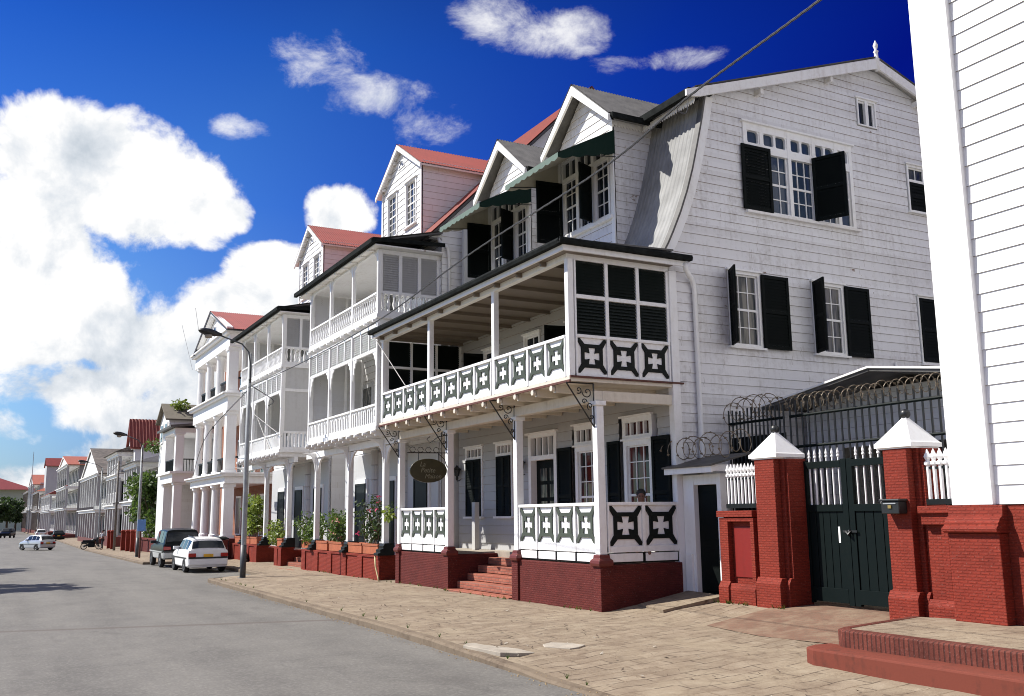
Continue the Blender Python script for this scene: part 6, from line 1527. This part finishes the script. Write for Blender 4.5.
# plants growing on the mossy roof and gutter of the portico house
for i, (x, y, z, r) in enumerate(((10.2, 61.6, 8.35, .55), (9.25, 64.2, 6.0, .7))):
    o = thing('roof_plant', (x, y, z), ('yellow green weed growing on the mossy attic roof', 'green plant growing out of the gutter beside the attic')[i], 'plant'); l = MB(); leaf_cloud(l, (x, y, z+.15), (r, r*1.3, r*.55), 200, .2); l.build('foliage', (LEAFY, LEAF)[i], o)
    t = MB(); t.tube([(x, y, z-.3), (x, y, z+.2)], .03, 5); t.build('stem', BARK, o)

# ------------------------------------------------------------------ loose slabs and litter on the pavement
def slab_at(x, y, w_, d, rz, tilt, label, mat=CONC, group=None):
    b = MB(); c, s = math.cos(rz), math.sin(rz); z = zs(x, y); P = []
    for (u, v) in ((-1, -.8), (-.3, -1), (.7, -1), (1, -.1), (.8, .9), (-.2, 1), (-1, .6)): X, Y = u*w_/2, v*d/2; P.append((x+X*c-Y*s, y+X*s+Y*c, tilt*u))
    n = len(P); b.add([(p[0], p[1], z-.02) for p in P]+[(p[0], p[1], z+.022+p[2]*.8) for p in P], [list(range(n))[::-1], list(range(n, 2*n))]+[[i, (i+1) % n, n+(i+1) % n, n+i] for i in range(n)])
    tag(b.build('paving_slab', mat, org=(x, y, z), bevel=.008), label, 'paving slab', group)
slab_at(5.98, 11.6, .52, 1.25, R(6), -.02, 'large pale broken concrete slab at the edge of the pavement')
slab_at(6.75, 11.2, .35, .55, R(30), .01, 'smaller pale slab fragment beside the large broken slab')
b = MB(); Pz = zs(10.0, 13.2); b.slab((9.55, 12.75, zs(9.55, 12.75)+.05), (10.65, 12.55, zs(10.65, 12.55)+.07), (10.85, 13.75, zs(10.85, 13.75)+.06), (9.75, 13.7, zs(9.75, 13.7)+.03), .06); tag(b.build('paving_slab', [PAVE], org=(10.2, 13.2, Pz)), 'large tilted stone slab bridging to the dark side door', 'paving slab')
b = MB(); rg = random.Random(5)
for _ in range(150):
    y = rg.uniform(6.5, 24); x = kx(y)+.25+abs(rg.gauss(0, 1.1))
    if x > 9.0 and y > 13.4 or x > 10.2 or (x > 7.9 and y < 8.7): continue
    z = zs(x, y)+.012; s = rg.uniform(.012, .05); a = rg.uniform(0, 3.14); c, sn = math.cos(a)*s, math.sin(a)*s
    b.add([(x-c, y-sn, z), (x+sn*.5, y-c*.5, z+.006), (x+c, y+sn, z+rg.uniform(0, .03)), (x-sn*.5, y+c*.5, z+.008)], [(0, 1, 2, 3)], rg.choice((0, 0, 0, 1)))
o = b.build('litter', [BARK, CONC]); tag(o, 'scattered dry leaves and stone chips on the pavement', None, None, 'stuff')
b = MB(); rg = random.Random(9)                                        # sandy grit and weeds along the pavement edge
for _ in range(420):
    y = rg.uniform(7.5, 29.0); x = kx(y)-.12+rg.gauss(0, .07)-.05; z = (-.198 if x < kx(y)-.1 else zs(max(x, kx(y)), y)+.004); s = rg.uniform(.005, .014)
    b.add([(x-s, y, z), (x, y-s, z), (x+s, y, z), (x, y+s, z+s*.7), (x, y, z+s*.9)], [(0, 1, 4), (1, 2, 4), (2, 3, 4), (3, 0, 4)])
o = b.build('grit', plain('sandy grit', (.26, .185, .10), .95, .35, 6)); tag(o, 'sandy grit gathered along the kerb', None, None, 'stuff')

b = MB(); rg = random.Random(21)                                       # weeds in the joints along walls and kerb
for _ in range(70):
    k_ = rg.random()
    if k_ < .45: y = rg.uniform(13.9, 29); x = 9.10-rg.random()*.05 if y < 17 or 20 < y < 23 else 9.0
    elif k_ < .75: y = rg.uniform(9, 29); x = kx(y)+.08
    else: y = rg.uniform(11.0, 12.6); x = 10.44
    z = zs(x, y)
    for q in range(7): a = rg.uniform(0, 6.28); h = rg.uniform(.03, .09); d = h*.6; b.add([(x-.006, y, z), (x+.006, y, z), (x+d*math.cos(a), y+d*math.sin(a), z+h)], [(0, 1, 2)])
o = b.build('weeds', LEAF); tag(o, 'small weeds growing along the wall bases and kerb', None, None, 'stuff')

# ------------------------------------------------------------------ people
def skinned(name, joints, edges, mats, parent, levels=2):
    me = bpy.data.meshes.new(name); o0 = ORG[parent.name]
    me.from_pydata([tuple((Vector(j[0])-o0)*S) for j in joints], edges, []); o = bpy.data.objects.new(name, me); col.objects.link(o); o.parent = parent; ORG[o.name] = o0
    sk = o.modifiers.new('skin', 'SKIN'); sk.use_smooth_shade = True
    for v, j in zip(me.skin_vertices[0].data, joints): r = j[1]*S; v.radius = (r, r) if not isinstance(j[1], tuple) else (j[1][0]*S, j[1][1]*S)
    me.skin_vertices[0].data[0].use_root = True
    sb = o.modifiers.new('smooth', 'SUBSURF'); sb.levels = levels; sb.render_levels = levels; me.materials.append(mats); return o
def person(loc, label, seated=False, face=(-1, 0, 0), h=1.36, shirt=SHIRT):
    p = thing('person', loc, label, 'person'); o = Vector(loc); f = Vector(face).normalized(); r = f.cross(Vector((0, 0, 1)))
    k = h/1.75; A = lambda fx, rx, z: o+(f*fx+r*rx)*k+Vector((0, 0, z*k))
    dz_ = -.44 if seated else 0
    J = [(A(0, 0, .95+dz_), .135*k), (A(0, 0, 1.18+dz_), .13*k), (A(.0, 0, 1.40+dz_), .12*k), (A(0, 0, 1.50+dz_), .055*k), (A(.015, 0, 1.585+dz_), .075*k), (A(.015, 0, 1.68+dz_), .092*k), (A(.01, 0, 1.745+dz_), .06*k)]
    E = [(0, 1), (1, 2), (2, 3), (3, 4), (4, 5), (5, 6)]
    for s in (-1, 1):
        b0 = len(J)
        if seated: J += [(A(.06, s*.09, .93+dz_), .085*k), (A(.42, s*.12, .95+dz_), .065*k), (A(.44, s*.12, .52+dz_), .05*k), (A(.46, s*.12, .50+dz_-.02), .04*k), (A(.60, s*.12, .485+dz_), .035*k)]
        else: J += [(A(0, s*.09, .88), .085*k), (A(.02, s*.10, .48), .06*k), (A(-.01, s*.11, .09), .042*k), (A(.0, s*.11, .05), .042*k), (A(.16, s*.12, .035), .035*k)]
        E += [(0, b0), (b0, b0+1), (b0+1, b0+2), (b0+2, b0+3), (b0+3, b0+4)]
        a0 = len(J); J += [(A(0, s*.18, 1.40+dz_), .06*k), (A(-.02, s*.24, 1.12+dz_), .045*k), (A(.18, s*.20, .98+dz_), .034*k), (A(.26, s*.18, .97+dz_), .03*k)]
        E += [(2, a0), (a0, a0+1), (a0+1, a0+2), (a0+2, a0+3)]
        for q, (l_, off) in enumerate(((.07, -.025), (.085, -.008), (.08, .009), (.065, .024))):
            c0 = len(J); J += [(A(.26+l_*.6, s*.18+off, .965+dz_), .010*k), (A(.26+l_, s*.18+off, .945+dz_), .008*k)]; E += [(a0+3, c0), (c0, c0+1)]
        c0 = len(J); J += [(A(.28, s*.18-s*.045, .97+dz_), .011*k), (A(.31, s*.18-s*.05, .955+dz_), .009*k)]; E += [(a0+3, c0), (c0, c0+1)]
    skinned('body', J, E, SKIN, p)
    b = MB(); hd = A(.005, 0, 1.69+dz_); b.ball(hd+Vector((0, 0, .022*k))-f*.03*k, .106*k, 14); ob = b.build('hair', HAIR, p, smooth=True)
    C = [(A(0, 0, .93+dz_), .15*k), (A(0, 0, 1.18+dz_), .145*k), (A(0, 0, 1.39+dz_), .135*k), (A(0, 0, 1.45+dz_), .075*k)]; E2 = [(0, 1), (1, 2), (2, 3)]
    for s in (-1, 1): c0 = len(C); C += [(A(0, s*.18, 1.40+dz_), .075*k), (A(-.015, s*.225, 1.2+dz_), .065*k)]; E2 += [(2, c0), (c0, c0+1)]
    skinned('shirt', C, E2, shirt, p)
    T_ = [(A(0, 0, .95+dz_), .15*k)]; E3 = []
    for s in (-1, 1):
        c0 = len(T_)
        if seated: T_ += [(A(.06, s*.09, .93+dz_), .10*k), (A(.42, s*.12, .95+dz_), .078*k), (A(.44, s*.12, .60+dz_), .065*k)]
        else: T_ += [(A(0, s*.09, .88), .10*k), (A(.02, s*.10, .48), .075*k), (A(-.01, s*.11, .10), .06*k)]
        E3 += [(0, c0), (c0, c0+1), (c0+1, c0+2)]
    skinned('trousers', T_, E3, TROUS, p)
    b = MB()                                                # face: eyes, nose, mouth, ears
    b.lathe(A(.105, 0, 1.60+dz_), [(.018*k, 0), (.014*k, .03*k), (.006*k, .06*k)], 6)
    for s in (-1, 1): b.ball(A(.01, s*.098, 1.63+dz_), .022*k, 8)
    b.build('face_features', SKIN, p, smooth=True)
    b = MB()
    for s in (-1, 1): b.ball(A(.098, s*.034, 1.655+dz_), .012*k, 8)
    b.build('eyes', HAIR, p)
    return p
person((10.32, 14.30, .795+.10), 'person sitting on the guesthouse porch behind the side railing, only head and shoulders in view', True, (-.55, -.8, 0), 1.46)
CH = thing('porch_chair', (10.32, 14.3, .795), 'dark wooden chair on the porch under the sitting person', 'chair')
b = MB(); b.box(10.1, 10.54, 14.1, 14.52, 1.22-.04, 1.22); b.build('seat', CHAIRW, CH, bevel=.01)
for x in (10.13, 10.51):
    for y in (14.13, 14.49): b = MB(); b.box(x-.02, x+.02, y-.02, y+.02, .795, 1.18); b.build('leg', CHAIRW, CH)
b = MB(); b.box(10.50, 10.54, 14.1, 14.52, 1.5, 1.66); b.box(10.50, 10.54, 14.1, 14.14, 1.22, 1.5); b.box(10.50, 10.54, 14.48, 14.52, 1.22, 1.5); b.build('backrest', CHAIRW, CH)
person((7.6, 75.2, zs(7.6, 75.2)), 'person in a pale shirt standing beside the black motorbike', False, (-1, .2, 0), 1.36)
